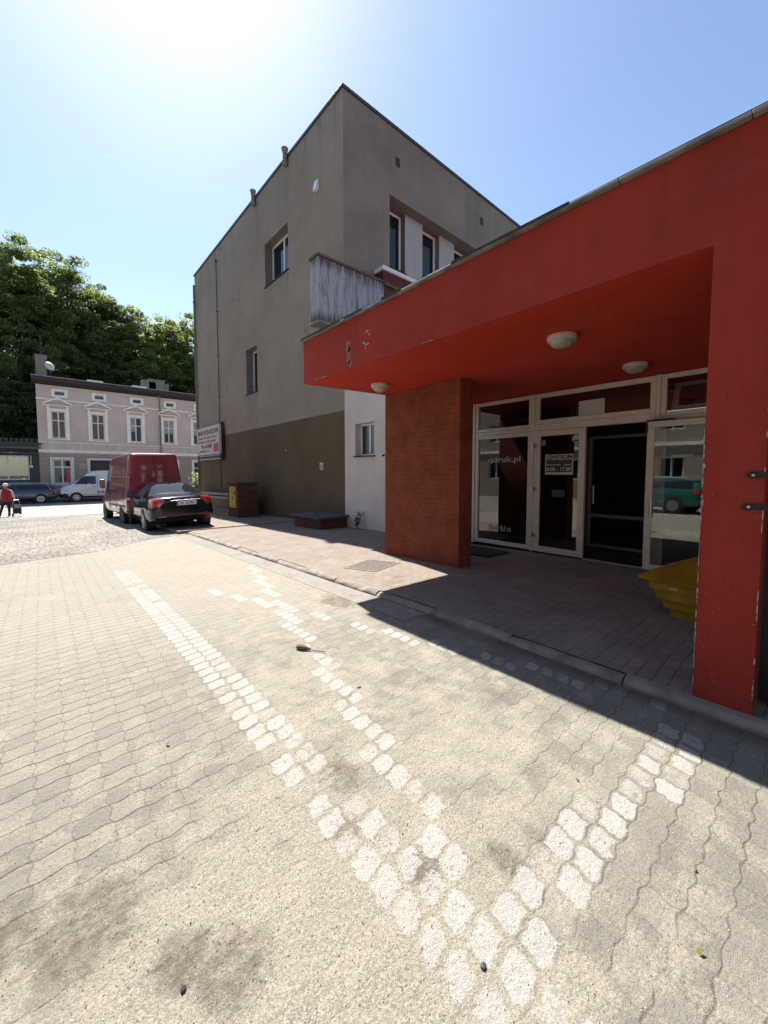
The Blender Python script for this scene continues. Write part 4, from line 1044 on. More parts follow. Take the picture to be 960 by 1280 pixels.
def wheel(parent, x, y, r, side, w=.21, spokes=5, hub=None):
    mb = MB(); x0 = x-w*side
    prof = [(r*.62, 0), (r*.9, 0), (r*.985, .03), (r, .06), (r, w-.06), (r*.985, w-.03), (r*.92, w), (r*.66, w)]
    mb.lathe([(a, side*(-w+h)) for a, h in prof], (x, y, r), 36, axis='x')
    ob = loc(mb, 'wheel', M['rubber'], parent, smooth=True)
    mb = MB(); rr = r*.655
    mb.lathe([(rr*.9, side*(-.09)), (rr, side*.0), (rr*1.02, side*.006), (rr*.93, side*.008), (rr*.9, side*(-.02))], (x, y, r), 30, axis='x')
    for k in range(spokes):
        a = 2*PI*k/spokes; d = Vector((0, math.cos(a), math.sin(a))); q = Vector((0, -math.sin(a), math.cos(a))); c = Vector((x, y, r))
        A = [c+d*.03+q*.045, c+d*rr*.95+q*.05, c+d*rr*.95-q*.05, c+d*.03-q*.045]
        mb.prism([p+Vector((side*-.03,0,0)) for p in A], [p+Vector((side*.002,0,0)) for p in A])
    mb.lathe([(.07, side*-.03), (.06, side*.01), (.01, side*.012)], (x, y, r), 16, axis='x')
    loc(mb, 'rim', hub or M['alloy'], ob, smooth=False)
    mb = MB(); mb.lathe([(rr*.95, side*-.11), (rr*.95, side*-.07)], (x, y, r), 24, axis='x'); loc(mb, 'brake_disc', M['iron'], ob)
    return ob
def arch(parent, x, y, r, side):
    mb = MB(); mb.lathe([(r*1.17, -side*.26), (r*1.17, side*.004), (r*1.10, side*.006), (r*.3, side*.0)], (x, y, r*1.02), 32, axis='x'); return loc(mb, 'wheel_arch', M['black'], parent, smooth=True)

# ---- black saloon, tail towards us
CZ = gz(15)+.0
car = thing('parked_car', 'black saloon parked half on the kerb with its tail towards the plaza', 'car', (3.54, 13.86, CZ+.03), R(0), local=True)
car.scale = (1.1, 1.1, 1.1)
car.rotation_euler = (R(-1.2), R(-2.4), R(-.5))
st = [ # y, zb, wb, zs, wm, zm, wbelt, zbelt, wre, zre, zr
 (.00,.46,.60,.55,.66,.66,.66,.84,.60,.90,.93),
 (.05,.33,.76,.46,.84,.64,.78,.93,.72,1.00,1.03),
 (.30,.25,.80,.38,.91,.62,.85,.97,.78,1.045,1.08),
 (.74,.22,.82,.34,.93,.62,.87,.985,.80,1.05,1.09),
 (.84,.22,.82,.34,.93,.62,.87,.985,.79,1.08,1.13),
 (1.25,.2,.82,.33,.93,.62,.87,.985,.68,1.27,1.33),
 (1.70,.2,.82,.33,.93,.62,.87,.98,.615,1.41,1.47),
 (2.35,.2,.82,.33,.93,.62,.87,.97,.61,1.425,1.495),
 (2.95,.2,.82,.33,.93,.62,.87,.955,.63,1.35,1.42),
 (3.45,.2,.82,.33,.93,.62,.86,.94,.70,1.12,1.17),
 (3.75,.2,.82,.33,.92,.60,.84,.91,.74,.97,1.00),
 (4.30,.22,.80,.33,.90,.58,.80,.82,.70,.87,.90),
 (4.72,.26,.70,.36,.80,.52,.68,.68,.58,.73,.76),
 (4.85,.36,.54,.42,.62,.50,.54,.58,.46,.61,.63)]
shell = car_shell(st)
M['black_paint'] = paint('black_paint', (.004,.004,.006), .10, 0.)
def glass_side(c, n): return abs(n.x) > .45 and 1.02 < c.z < 1.375 and 1.15 < c.y < 3.35 and not (2.22 < c.y < 2.32) and c.z < 1.05+(c.y-.95)*.62 and c.z < 1.02+(3.75-c.y)*.60
parts = [
 ('rear_window', M['car_glass'], lambda c, n: .86 < c.y < 1.62 and n.z > .1 and abs(c.x) < .70-(c.z-1.05)*.35 and c.z > 1.09, .003),
 ('windscreen', M['car_glass'], lambda c, n: 2.85 < c.y < 3.72 and n.y > .25 and abs(c.x) < .66 and c.z > .99, .003),
 ('side_window', M['win'], lambda c, n: glass_side(c, n) and c.x < 0, .003),
 ('side_window', M['win'], lambda c, n: glass_side(c, n) and c.x > 0, .003),
 ('tail_light', M['taillight'], lambda c, n: c.x < -.50-.9*max(0, .93-c.z) and .76 < c.z < 1.02 and c.y < .36, .004),
 ('tail_light', M['taillight'], lambda c, n: c.x > .50+.9*max(0, .93-c.z) and .76 < c.z < 1.02 and c.y < .36, .004),
 ('lower_trim', M['black'], lambda c, n: c.z < .30 or (c.y < .2 and c.z < .40), .002)]
split_shell(shell, parts, car, 'body', M['black_paint'])
for sd in (-1, 1):
    for y in (1.03, 3.86): arch(car, .915*sd, y, .335, sd); wheel(car, .925*sd, y, .335, sd)
    mb = MB(); mb.prism([(sd*.84,3.02,1.02),(sd*1.04,3.06,1.02),(sd*1.04,3.06,1.14),(sd*.84,3.02,1.13)], [(sd*.84,3.14,1.02),(sd*1.02,3.17,1.03),(sd*1.02,3.17,1.13),(sd*.84,3.14,1.12)]); loc(mb, 'wing_mirror', M['black_paint'], car, bevel=.02)
    for y in (1.75, 2.72):
        mb = MB(); mb.box(sd*.905-.012, sd*.905+.012, y, y+.2, .835, .86); loc(mb, 'door_handle', M['black_paint'], car, bevel=.006)
    mb = MB(); mb.tube([(sd*.55,.05,.25),(sd*.55,.22,.25)], .035, 12); loc(mb, 'exhaust', M['iron'], car)
    mb = MB(); mb.box(sd*.60-.1, sd*.60+.1, -.004, .03, .455, .49); loc(mb, 'reflector', M['taillight'], car)
mb = MB(); mb.box(-.20, .34, -.012, .03, .775, .895); pl = loc(mb, 'number_plate', M['plate'], car, bevel=.004)
mb = MB(); mb.box(-.198, -.158, -.0155, -.0125, .779, .891); loc(mb, 'plate_band', M['plate_blue'], pl)
q = text('ZK 6578H', .115, (-.135, -.0145, .793), X3, Z3, M['ink'], None, 'plate_number', width=.44, bold=.002); q.parent = pl
mb = MB(); mb.box(-.36, .46, -.008, .03, .915, .935); loc(mb, 'chrome_strip', M['alloy'], car, bevel=.003)
mb = MB(); mb.box(-.40, -.26, .012, .035, .80, .825); loc(mb, 'badge', M['chrome'], car)
mb = MB(); mb.box(-.84, .84, -.0, .06, .62, .63); loc(mb, 'bumper_gap', M['black'], car)
mb = MB(); mb.prism([(-.03,1.62,1.46),(.03,1.62,1.46),(.02,1.82,1.49),(-.02,1.82,1.49)], [(-.008,1.66,1.56),(.008,1.66,1.56),(.008,1.74,1.55),(-.008,1.74,1.55)]); loc(mb, 'aerial', M['black_paint'], car)

# ---- vans (one shell, different paint and trim)
def van_stations(L, W, H):
    k = W/2
    return [
     (.00,.46,k*.92,.58,k*.965,.9,k*.955,1.35,k*.80,H-.13,H-.05),
     (.03,.40,k*.93,.55,k*.99,.9,k*.98,1.38,k*.825,H-.11,H-.012),
     (.07,.38,k*.94,.53,k*.995,.9,k*.985,1.39,k*.828,H-.105,H-.003),
     (.20,.36,k*.94,.52,k,.9,k*.99,1.40,k*.83,H-.10,H),
     (1.2,.34,k*.94,.50,k,.9,k*.99,1.40,k*.84,H-.10,H+.01),
     (2.6,.34,k*.94,.50,k,.9,k*.99,1.40,k*.84,H-.10,H+.01),
     (L-2.35,.34,k*.94,.50,k,.9,k*.99,1.40,k*.84,H-.12,H),
     (L-1.85,.34,k*.94,.50,k,.9,k*.99,1.38,k*.82,H-.22,H-.10),
     (L-1.35,.34,k*.94,.50,k,.88,k*.97,1.33,k*.80,H-.66,H-.56),
     (L-.95,.34,k*.93,.50,k*.99,.86,k*.95,1.22,k*.82,1.42,1.50),
     (L-.55,.33,k*.92,.48,k*.98,.84,k*.92,1.12,k*.80,1.24,1.29),
     (L-.15,.32,k*.86,.46,k*.92,.78,k*.84,1.00,k*.70,1.10,1.14),
     (L,.36,k*.66,.48,k*.72,.70,k*.66,.90,k*.54,.96,.99)]
def make_van(root, L, W, H, body_mat, bumper_mat):
    shell = car_shell(van_stations(L, W, H), 3, True); k = W/2
    cab0 = L-2.25
    def sidew(c, n): return abs(n.x) > .5 and 1.38 < c.z < H-.45 and cab0 < c.y < L-.9 and c.z < 1.40+(L-.92-c.y)*1.05
    parts = [
     ('windscreen', M['car_glass'], lambda c, n: L-1.75 < c.y < L-.88 and n.y > .3 and abs(c.x) < k*.74 and c.z > 1.40, .003),
     ('side_window', M['win'], lambda c, n: sidew(c, n) and c.x < 0, .003), ('side_window', M['win'], lambda c, n: sidew(c, n) and c.x > 0, .003),
     ('rear_bumper', bumper_mat, lambda c, n: c.y < .25 and c.z < .60, .006), ('front_bumper', bumper_mat, lambda c, n: c.y > L-.5 and c.z < .66, .006),
     ('head_light', M['lens'], lambda c, n: c.y > L-.62 and .86 < c.z < 1.10 and c.x < -k*.55, .004), ('head_light', M['lens'], lambda c, n: c.y > L-.62 and .86 < c.z < 1.10 and c.x > k*.55, .004),
     ('grille', M['black'], lambda c, n: c.y > L-.3 and .70 < c.z < .88 and abs(c.x) < k*.55, .004),
     ('sill', M['black'], lambda c, n: c.z < .46, .003)]
    split_shell(shell, parts, root, 'body', body_mat)
    for sd in (-1, 1):
        for y in (1.05, L-1.0): arch(root, k*.985*sd, y, .35, sd); wheel(root, k*.99*sd, y, .35, sd, hub=M['iron'] if body_mat is not M.get('white_paint') else M['alloy'], spokes=6)
        mb = MB(); mb.box(sd*k*1.0, sd*(k*1.0+.20), L-1.62, L-1.48, 1.42, 1.82); loc(mb, 'wing_mirror', body_mat if body_mat is not M.get('white_paint') else M['black'], root, bevel=.04)
        mb = MB(); mb.box(sd*k*.998-.012, sd*k*.998+.012, .3, L-2.3, .70, .78); loc(mb, 'rubbing_strip', bumper_mat, root, bevel=.008)
        mb = MB(); mb.box(sd*k*.998-.006, sd*k*.998+.006, L-2.34, L-2.325, .5, H-.3); loc(mb, 'door_seam', M['black'], root)
        mb = MB(); mb.box(sd*k*1.0-.016, sd*k*1.0+.016, L-2.22, L-2.02, 1.16, 1.20); loc(mb, 'door_handle', M['black'], root, bevel=.006)
        mb = MB(); mb.box(sd*k*.93-.06, sd*k*.93+.06, -.006, .09, .88, 1.22); tl = loc(mb, 'tail_light', M['taillight'], root, bevel=.015)
        mb = MB(); mb.box(sd*k*.93-.055, sd*k*.93+.055, -.010, .03, .98, 1.08); loc(mb, 'reversing_lens', M['lens'], tl)
        for yy in (.5, 1.9, 3.1):
            mb = MB(); mb.box(sd*k*.994-.006, sd*k*.994+.006, yy, yy+.012, .62, 1.36); loc(mb, 'panel_seam', M['black'], root)
        mb = MB(); mb.box(sd*k*.975-.02, sd*k*.975+.02, .45, 3.0, 1.395, 1.42); loc(mb, 'door_rail', M['black'], root)
        for z in (.75, 1.35, 1.95):
            mb = MB(); mb.tube([(sd*k*(.93-.10*max(0,z-1.35)), -.004, z-.06), (sd*k*(.93-.10*max(0,z-1.35)), -.004, z+.06)], .02, 8); loc(mb, 'hinge', body_mat, root)
    mb = MB(); mb.box(-.008, .008, -.004, .05, .62, H-.12); loc(mb, 'door_seam', M['black'], root)
    mb = MB(); mb.box(.05, .20, -.03, .03, 1.02, 1.07); loc(mb, 'door_handle', M['black'], root, bevel=.006)
    mb = MB(); mb.box(-.12, .12, -.02, .08, H-.13, H-.085); loc(mb, 'brake_lamp', M['taillight'], root, bevel=.006)
M['red_paint'] = paint('red_paint', (.22,.006,.014), .3)
M['van_grey'] = plain('grey_plastic', (.10,.085,.085), .6)
van = thing('red_van', 'dark red high roofed panel van parked in front of the black saloon', 'van', (3.42, 17.45, gz(19)+.02), R(5), local=True)
van.rotation_euler = (R(-1.2), R(-1), R(2.8))
make_van(van, 5.7, 2.02, 2.76, M['red_paint'], M['van_grey'])
mb = MB(); mb.box(-1.02, -1.014, 1.6, 4.3, .80, .84); loc(mb, 'side_trim', plain('pale_trim', (.6,.45,.42), .5), van)
M['white_paint'] = paint('white_paint', (.58,.59,.6), .3)
van2 = thing('white_van', 'white panel van parked nose left in front of the pink house', 'van', (6.85, 39.15, -.545), R(90), local=True)
make_van(van2, 5.8, 2.0, 2.45, M['white_paint'], M['black'])
mb = MB()
rr = random.Random(4); pts = [(3.0+.32*math.cos(2*PI*k/18)*rr.uniform(.6,1.15), 1.02+.26*math.sin(2*PI*k/18)*rr.uniform(.6,1.15)) for k in range(18)]
mb.prism([(1.010, y, z) for y, z in pts], [(.99, y, z) for y, z in pts]); loc(mb, 'decal', M['ink'], van2)
# ---- estates
est_st = [
 (.00,.50,.60,.58,.66,.70,.66,.92,.58,1.00,1.05),
 (.06,.34,.76,.46,.84,.66,.80,.96,.66,1.20,1.28),
 (.25,.25,.80,.38,.90,.64,.85,.98,.66,1.33,1.40),
 (.8,.21,.82,.34,.92,.62,.87,.985,.65,1.40,1.46),
 (1.8,.2,.82,.33,.92,.62,.87,.98,.64,1.43,1.50),
 (2.5,.2,.82,.33,.92,.62,.87,.97,.63,1.42,1.495),
 (3.0,.2,.82,.33,.92,.62,.87,.955,.64,1.32,1.39),
 (3.5,.2,.82,.33,.92,.62,.86,.94,.70,1.10,1.15),
 (3.8,.2,.82,.33,.91,.60,.84,.91,.74,.97,1.00),
 (4.35,.22,.80,.33,.89,.58,.80,.82,.70,.87,.90),
 (4.72,.26,.70,.36,.79,.52,.68,.68,.58,.73,.76),
 (4.82,.36,.54,.42,.62,.50,.54,.58,.46,.61,.63)]
def make_estate(root, mat):
    def sidew(c, n): return abs(n.x) > .45 and 1.02 < c.z < 1.36 and .38 < c.y < 3.45 and not (2.25 < c.y < 2.33) and not (1.15 < c.y < 1.22) and c.z < 1.02+(3.78-c.y)*.60
    parts = [
     ('rear_window', M['car_glass'], lambda c, n: c.y < .34 and 1.05 < c.z < 1.36 and abs(c.x) < .58, .003),
     ('windscreen', M['car_glass'], lambda c, n: 2.9 < c.y < 3.76 and n.y > .25 and abs(c.x) < .66 and c.z > .99, .003),
     ('side_window', M['win'], lambda c, n: sidew(c, n) and c.x < 0, .003), ('side_window', M['win'], lambda c, n: sidew(c, n) and c.x > 0, .003),
     ('tail_light', M['taillight'], lambda c, n: c.x < -.52 and .80 < c.z < 1.02 and c.y < .30, .004), ('tail_light', M['taillight'], lambda c, n: c.x > .52 and .80 < c.z < 1.02 and c.y < .30, .004),
     ('lower_trim', M['black'], lambda c, n: c.z < .32, .002)]
    split_shell(car_shell(est_st), parts, root, 'body', mat)
    for sd in (-1, 1):
        for y in (.98, 3.82): arch(root, .905*sd, y, .335, sd); wheel(root, .915*sd, y, .335, sd, spokes=10)
        mb = MB(); mb.tube([(sd*.60, .45, 1.44), (sd*.62, .6, 1.485), (sd*.62, 2.5, 1.515), (sd*.61, 2.7, 1.48)], .018, 6); loc(mb, 'roof_rail', M['chrome'], root)
        mb = MB(); mb.prism([(sd*.84,3.05,1.02),(sd*1.03,3.09,1.02),(sd*1.03,3.09,1.14),(sd*.84,3.05,1.13)], [(sd*.84,3.17,1.02),(sd*1.01,3.2,1.03),(sd*1.01,3.2,1.13),(sd*.84,3.17,1.12)]); loc(mb, 'wing_mirror', mat, root, bevel=.02)
    mb = MB(); mb.tube([(-.905,.42,1.0),(-.90,.5,1.36-.1),(-.80,.62,1.40)], .012, 6); loc(mb, 'window_trim', M['chrome'], root)
M['blue_paint'] = paint('blue_paint', (.012,.018,.045), .25)
est = thing('estate_car', 'dark blue estate car parked in the shade before the corner shop', 'car', (.95, 39.0, -.545), R(90), local=True)
make_estate(est, M['blue_paint'])
M['teal_paint'] = paint('teal_paint', (.012,.10,.085), .25)
est2 = thing('estate_car', 'teal green estate car parked across the plaza, mirrored in the entrance glass', 'car', (-5.6, 3.1, .0), R(8), local=True)
make_estate(est2, M['teal_paint'])

# ------------------------------------------------------------------ far side of the plaza (mirrored in the glass, throws light back; built taller to cut skylight)
ob = thing('apartment_house', 'cream apartment house facing the entrance across the plaza', 'house', (-15, 6, 0))
mb = MB(); hs = [(2+3.2*i, 3.3+3.2*i, z, z+1.5) for i in range(14) for z in (1.2, 4.4, 7.6, 10.8)]
pan(mb, (-15, 22, -.5), -Y3, Z3, X3, 46, 15.5, [(a, b, c+.5, d+.5) for a, b, c, d in hs], .2)
mb.box(-25, -15.22, -24, 22, -.5, 15)
mb.build('wall', render_mat('cream_render', (.32,.28,.21)), ob)
for (a, b, c, d) in hs: window(ob, (-15.17, 22-a, c), -Y3, Z3, X3, b-a, d-c, .08, [(b-a)/2], [], M['upvc_white'], M['win'], .05)
mb = MB(); mb.box(-14.998, -14.9, -24, 22, 3.4, 3.6); mb.build('string_course', M['trim'], ob)

# ------------------------------------------------------------------ trees on the slope behind
def leaf_mat(name, c, tc):
    t = NT(name); nt = t.nt; oi = t.n('ShaderNodeNewGeometry'); r_ = oi.outputs['Random Per Island']
    k = t.mix(r_, (c[0]*.45, c[1]*.5, c[2]*.6), (c[0]*1.25, c[1]*1.25, c[2]*1.4))
    t.fin(k, .55, spec=.3)
    tr = t.n('ShaderNodeBsdfTranslucent'); tk = t.mix(r_, (tc[0]*.3, tc[1]*.34, tc[2]*.5), (tc[0]*1.05, tc[1]*1.1, tc[2]*1.3)); t.l(tk, tr.inputs[0])
    mx = t.n('ShaderNodeMixShader'); mx.inputs[0].default_value = .5; t.l(t.b.outputs[0], mx.inputs[1]); t.l(tr.outputs[0], mx.inputs[2]); t.l(mx.outputs[0], t.out.inputs[0]); return t.mat
LM = [leaf_mat('beech_leaves', (.12,.155,.05), (.36,.43,.08)), leaf_mat('maple_leaves', (.14,.18,.05), (.48,.54,.09)), leaf_mat('dark_leaves', (.095,.125,.05), (.27,.34,.08))]
M['bark'] = plain('bark', (.06,.05,.04), .9, var=.3, scale=6, bump=.6, bscale=20)
def leaves_mesh(name, centers, normals, sizes, mat, r):
    n = len(centers); d = r.normal(size=(n,3)); d /= np.linalg.norm(d, axis=1)[:,None]
    nn = normals + r.normal(size=(n,3))*.65; nn /= np.linalg.norm(nn, axis=1)[:,None]
    u = np.cross(nn, d); u /= np.linalg.norm(u, axis=1)[:,None]+1e-9; v = np.cross(nn, u)
    s = sizes[:,None]
    P = np.stack([centers-u*s, centers-v*s*.55+nn*s*.12, centers+u*s, centers+v*s*.55+nn*s*.12], 1).reshape(-1,3)
    me = bpy.data.meshes.new(name); me.vertices.add(4*n); me.vertices.foreach_set('co', P.ravel())
    me.loops.add(4*n); me.loops.foreach_set('vertex_index', np.arange(4*n)); me.polygons.add(n)
    me.polygons.foreach_set('loop_start', np.arange(0,4*n,4)); me.polygons.foreach_set('loop_total', np.full(n,4)); me.materials.append(mat); me.update(); me.validate()
    return me
def tree(x, y, zg, top, rad, low, li, label, nl=9000, leaf=.125, seed=0):
    r = np.random.default_rng(seed); rr = random.Random(seed)
    t = thing('broadleaf_tree', label, 'tree', (x, y, zg), group='trees on the slope behind the houses')
    H = top-zg; mb = MB(); trunk = [(x, y, zg-.3)]
    for k in range(1, 7): trunk.append((x+rr.uniform(-.25,.25)*k*.4, y+rr.uniform(-.2,.2)*k*.4, zg+H*.82*k/6))
    mb.tube(trunk, .36, 8, r1=.07)
    for k in range(16):
        i = rr.randint(2, 5); b = Vector(trunk[i]); a = rr.uniform(0, 2*PI); L = rad*rr.uniform(.5, .95)
        e = b + Vector((math.cos(a)*L, math.sin(a)*L, L*rr.uniform(.3, .9))); m_ = (b+e)/2 + Vector((0,0,-.2))
        mb.tube([b, m_, e], .10, 5, r1=.025)
    mb.build('trunk', M['bark'], t, smooth=True)
    nc = 300; cs = []; cn = []; cr = []
    cz = (top+low)/2; hz = (top-low)/2
    while len(cs) < nc:
        d = r.normal(size=3); d /= np.linalg.norm(d)
        f = r.uniform(.3, 1.0)**.5
        wob = 1 + .12*math.sin(3*math.atan2(d[1], d[0])+seed) +   .08*math.sin(5*d[2]+seed*2)
        p = np.array([x+d[0]*rad*f*wob*(1.05-.25*max(0,d[2])), y+d[1]*rad*f*wob, cz+d[2]*hz*f])
        cs.append(p); cn.append(d); cr.append(r.uniform(.55, 1.15)*rad/4.2)
    per = nl//nc; C = []; Nn = []
    for p, d, q in zip(cs, cn, cr):
        o = r.normal(size=(per,3)); o /= np.linalg.norm(o, axis=1)[:,None]; o *= (r.uniform(.35,1.,size=(per,1))**.5)*q; o[:,2] *= .55
        C.append(p+o); Nn.append(np.tile(d*.35+np.array([0,0,.75]), (per,1)) + o/q*.5)
    C = np.concatenate(C); Nn = np.concatenate(Nn)
    me = leaves_mesh('crown', C, Nn, leaf*r.uniform(.6,1.3,size=len(C)), LM[li], r)
    o = bpy.data.objects.new('crown', me); COL.objects.link(o); attach(o, t); return t
struct(MB().prism([(-70,48,-1),(-70,62,4.5),(-70,100,12),(-70,100,-1)], [(70,48,-1),(70,62,4.5),(70,100,12),(70,100,-1)]).build('hill', M['earth']))
TR = [ # x, y, zg, top, rad, low, leaf kind, label
 (-4.6,57,2.5,26.8,4.4,4.2,2,'tall dark tree filling the left edge above the corner shop'),
 (-1.0,55,2.0,25.4,3.9,4.6,0,'tall tree rising behind the gap between shop and pink house'),
 (2.6,58,3.0,27.0,4.3,8.0,0,'highest tree behind the left chimney of the pink house'),
 (6.2,59,3.2,25.0,3.9,7.5,2,'dark tree behind the middle of the pink roof'),
 (9.4,58,3.0,22.2,3.4,7.5,1,'yellow green tree behind the two roof chimneys'),
 (13.2,60,3.6,22.9,3.9,7.5,1,'bright tree behind the right part of the pink roof'),
 (17.3,61,4.0,24.6,4.0,7.5,1,'tree half hidden by the far edge of the grey block'),
 (4.4,66,5.5,24.5,4.5,9.0,2,'dark tree in the second row behind the highest tree'),
 (11.5,67,5.6,22.0,4.5,9.0,2,'dark tree in the second row behind the yellow green tree'),
 (-3.0,67,5.6,27.5,4.8,8.0,2,'dark tree in the second row at the left edge'),
 (21.0,63,4.2,23.0,4.0,7.5,1,'tree standing behind the grey block'),
 (-7.5,62,4.2,26.5,4.8,5.0,2,'dark tree just beyond the left edge of the view'),
 (-1.2,71,6.5,26.0,4.8,6.0,2,'dark tree deep in the wood behind the gap beside the pink house'),
 (-5.5,70,6.2,26.0,4.8,6.0,2,'dark tree deep in the wood at the left edge'),
 (.6,51,.6,11.0,2.2,2.5,2,'small dark tree pressed against the end wall of the pink house'),
 (-3.2,51.5,.6,10.5,3.0,3.5,2,'low bushy tree behind the shop roof'),
]
for i, q in enumerate(TR): tree(*q, seed=20+i, nl=60000 if i < 7 else 26000)

def shrub(name, label, x, y, z, h, n, seed, cat='plant', leaf=.05, spread=.5, mat=1):
    r = np.random.default_rng(seed); rr = random.Random(seed); t = thing(name, label, cat, (x, y, z)); mb = MB(); C = []; Nn = []
    for k in range(n):
        a = rr.uniform(0, 2*PI); L = h*rr.uniform(.5, 1); e = Vector((x+math.cos(a)*L*spread*rr.uniform(.2,1), y+math.sin(a)*L*spread*rr.uniform(.2,1), z+L))
        b = Vector((x+rr.uniform(-.03,.03), y+rr.uniform(-.03,.03), z)); mb.tube([b, (b+e)/2+Vector((0,0,h*.08)), e], .006*max(1,h), 5, r1=.002)
        for q in range(14):
            f = rr.uniform(.25, 1.05); p = b.lerp(e, f); C.append((p.x+rr.gauss(0,leaf), p.y+rr.gauss(0,leaf), p.z+rr.gauss(0,leaf))); Nn.append((0,0,1))
    mb.build('stem', M['bark'], t)
    me = leaves_mesh('foliage', np.array(C), np.array(Nn, float), leaf*r.uniform(.6,1.3,size=len(C)), LM[mat], r); o = bpy.data.objects.new('foliage', me); COL.objects.link(o); attach(o, t)
shrub('weed', 'small weed growing at the foot of the white wall', 7.28, 9.55, gz(9.5)+.07, .55, 9, 3, leaf=.04, spread=.45, mat=2)
shrub('bush', 'sunlit pale green bush at the far corner beyond the black saloon', 7.75, 27.2, gz(27), 2.3, 40, 5, 'bush', leaf=.10, spread=.2)

# ------------------------------------------------------------------ woman with a shopping trolley
def skin_body(J, E, root, level=2):
    names = list(J); idx = {n: i for i, n in enumerate(names)}
    me = bpy.data.meshes.new('b'); me.from_pydata([J[n][0] for n in names], [(idx[a], idx[b]) for a, b in E], [])
    o = bpy.data.objects.new('b', me); COL.objects.link(o); o.modifiers.new('k', 'SKIN')
    for n, i in idx.items():
        sv = me.skin_vertices[0].data[i]; q = J[n][1]; sv.radius = q if isinstance(q, tuple) else (q, q); sv.use_root = (n == root)
    sb = o.modifiers.new('s', 'SUBSURF'); sb.levels = level
    bpy.context.view_layer.update()
    r = bpy.data.meshes.new_from_object(o.evaluated_get(bpy.context.evaluated_depsgraph_get()))
    bpy.data.objects.remove(o); bpy.data.meshes.remove(me); return r
pr = thing('person', 'woman in red vest and white cap pulling a shopping trolley across the street', 'person', (-1.30, 27.0, gz(27)), R(12), local=True)
J = {'pelvis':((0,0,.90),(.14,.105)), 'waist':((0,.015,1.04),(.125,.095)), 'chest':((0,.04,1.24),(.15,.105)), 'neckb':((0,.06,1.37),(.07,.06)), 'neck':((0,.085,1.43),.05),
     'jaw':((0,.11,1.49),(.062,.078)), 'skull':((0,.105,1.575),(.078,.092)), 'crown':((0,.10,1.635),(.05,.055)), 'nose':((0,.205,1.525),.014)}
E_ = [('pelvis','waist'),('waist','chest'),('chest','neckb'),('neckb','neck'),('neck','jaw'),('jaw','skull'),('skull','crown'),('jaw','nose')]
for s_, n in ((-1,'l'),(1,'r')):
    J[n+'ear'] = ((s_*.085,.10,1.54),.016); E_.append(('skull', n+'ear'))
    J[n+'sh'] = ((s_*.17,.04,1.33),.06); E_.append(('chest', n+'sh'))
    if s_ > 0: el, wr = (.245,.0,1.09), (.30,.06,.90)
    else: el, wr = (-.25,.03,1.08), (-.235,.12,.87)
    J[n+'el'] = (el,.045); J[n+'wr'] = (wr,.028); E_ += [(n+'sh',n+'el'),(n+'el',n+'wr')]
    p = Vector((wr[0], wr[1]+.012, wr[2]-.07)); J[n+'palm'] = (tuple(p),(.038,.018)); E_.append((n+'wr', n+'palm'))
    for k, (dy, L) in enumerate(((-.030,.062),(-.010,.074),(.010,.070),(.028,.054))):
        a_ = p+Vector((0,dy,-.025)); b_ = a_+Vector((-s_*.006,dy*.1,-L*.55)); c_ = b_+Vector((-s_*.022,0,-L*.42))
        for q, v in (('a',a_),('b',b_),('c',c_)): J[f'{n}f{k}{q}'] = (tuple(v),.0088)
        E_ += [(n+'palm',f'{n}f{k}a'),(f'{n}f{k}a',f'{n}f{k}b'),(f'{n}f{k}b',f'{n}f{k}c')]
    t1 = p+Vector((-s_*.012,.045,.0)); t2 = t1+Vector((-s_*.008,.016,-.038)); J[n+'t1'] = (tuple(t1),.010); J[n+'t2'] = (tuple(t2),.009); E_ += [(n+'palm',n+'t1'),(n+'t1',n+'t2')]
    J[n+'hip'] = ((s_*.09,0,.84),(.098,.10)); E_.append(('pelvis', n+'hip'))
    if s_ > 0: kn, an, to = (.085,.05,.48), (.07,-.02,.09), (.06,.13,.035)
    else: kn, an, to = (-.17,.10,.47), (-.29,-.06,.10), (-.31,.09,.035)
    J[n+'kn'] = (kn,.065); J[n+'an'] = (an,.043); J[n+'to'] = (to,(.042,.034)); J[n+'he'] = ((an[0],an[1]-.05,.04),.038)
    E_ += [(n+'hip',n+'kn'),(n+'kn',n+'an'),(n+'an',n+'to'),(n+'an',n+'he')]
bme = skin_body(J, E_, 'pelvis')
M['skin'] = plain('skin', (.42,.25,.18), .6, var=.05); M['trousers'] = plain('dark_trousers', (.018,.017,.02), .85); M['blouse'] = plain('cream_blouse', (.62,.55,.45), .85)
M['vest'] = plain('red_vest', (.30,.012,.02), .85, var=.15, scale=9); M['hair'] = plain('white_cap', (.72,.70,.66), .8); M['shoes'] = plain('dark_shoes', (.02,.018,.018), .6)
for m_ in ('skin','trousers','blouse','shoes'): bme.materials.append(M[m_])
for p in bme.polygons:
    c = p.center; arm = abs(c.x) > .20 and c.z > .70
    p.material_index = 3 if c.z < .07 else (0 if (c.z > 1.395 and abs(c.x) < .12) or (arm and c.z < .90) else (2 if c.z > .97 or arm else 1)); p.use_smooth = True
bo = bpy.data.objects.new('body', bme); COL.objects.link(bo); bo.parent = pr
mb = MB(); rings = []
for (z, a, b, cy) in ((.76,.185,.155,.0),(.86,.185,.15,.0),(1.0,.165,.135,.01),(1.12,.165,.135,.025),(1.24,.185,.14,.038),(1.32,.20,.125,.045),(1.37,.15,.10,.055),(1.40,.085,.075,.065)):
    rings.append([(a*math.copysign(abs(math.cos(2*PI*k/24))**.8, math.cos(2*PI*k/24)), cy+b*math.copysign(abs(math.sin(2*PI*k/24))**.8, math.sin(2*PI*k/24)), z) for k in range(24)])
stack(mb, rings); loc(mb, 'vest', M['vest'], pr, smooth=True)
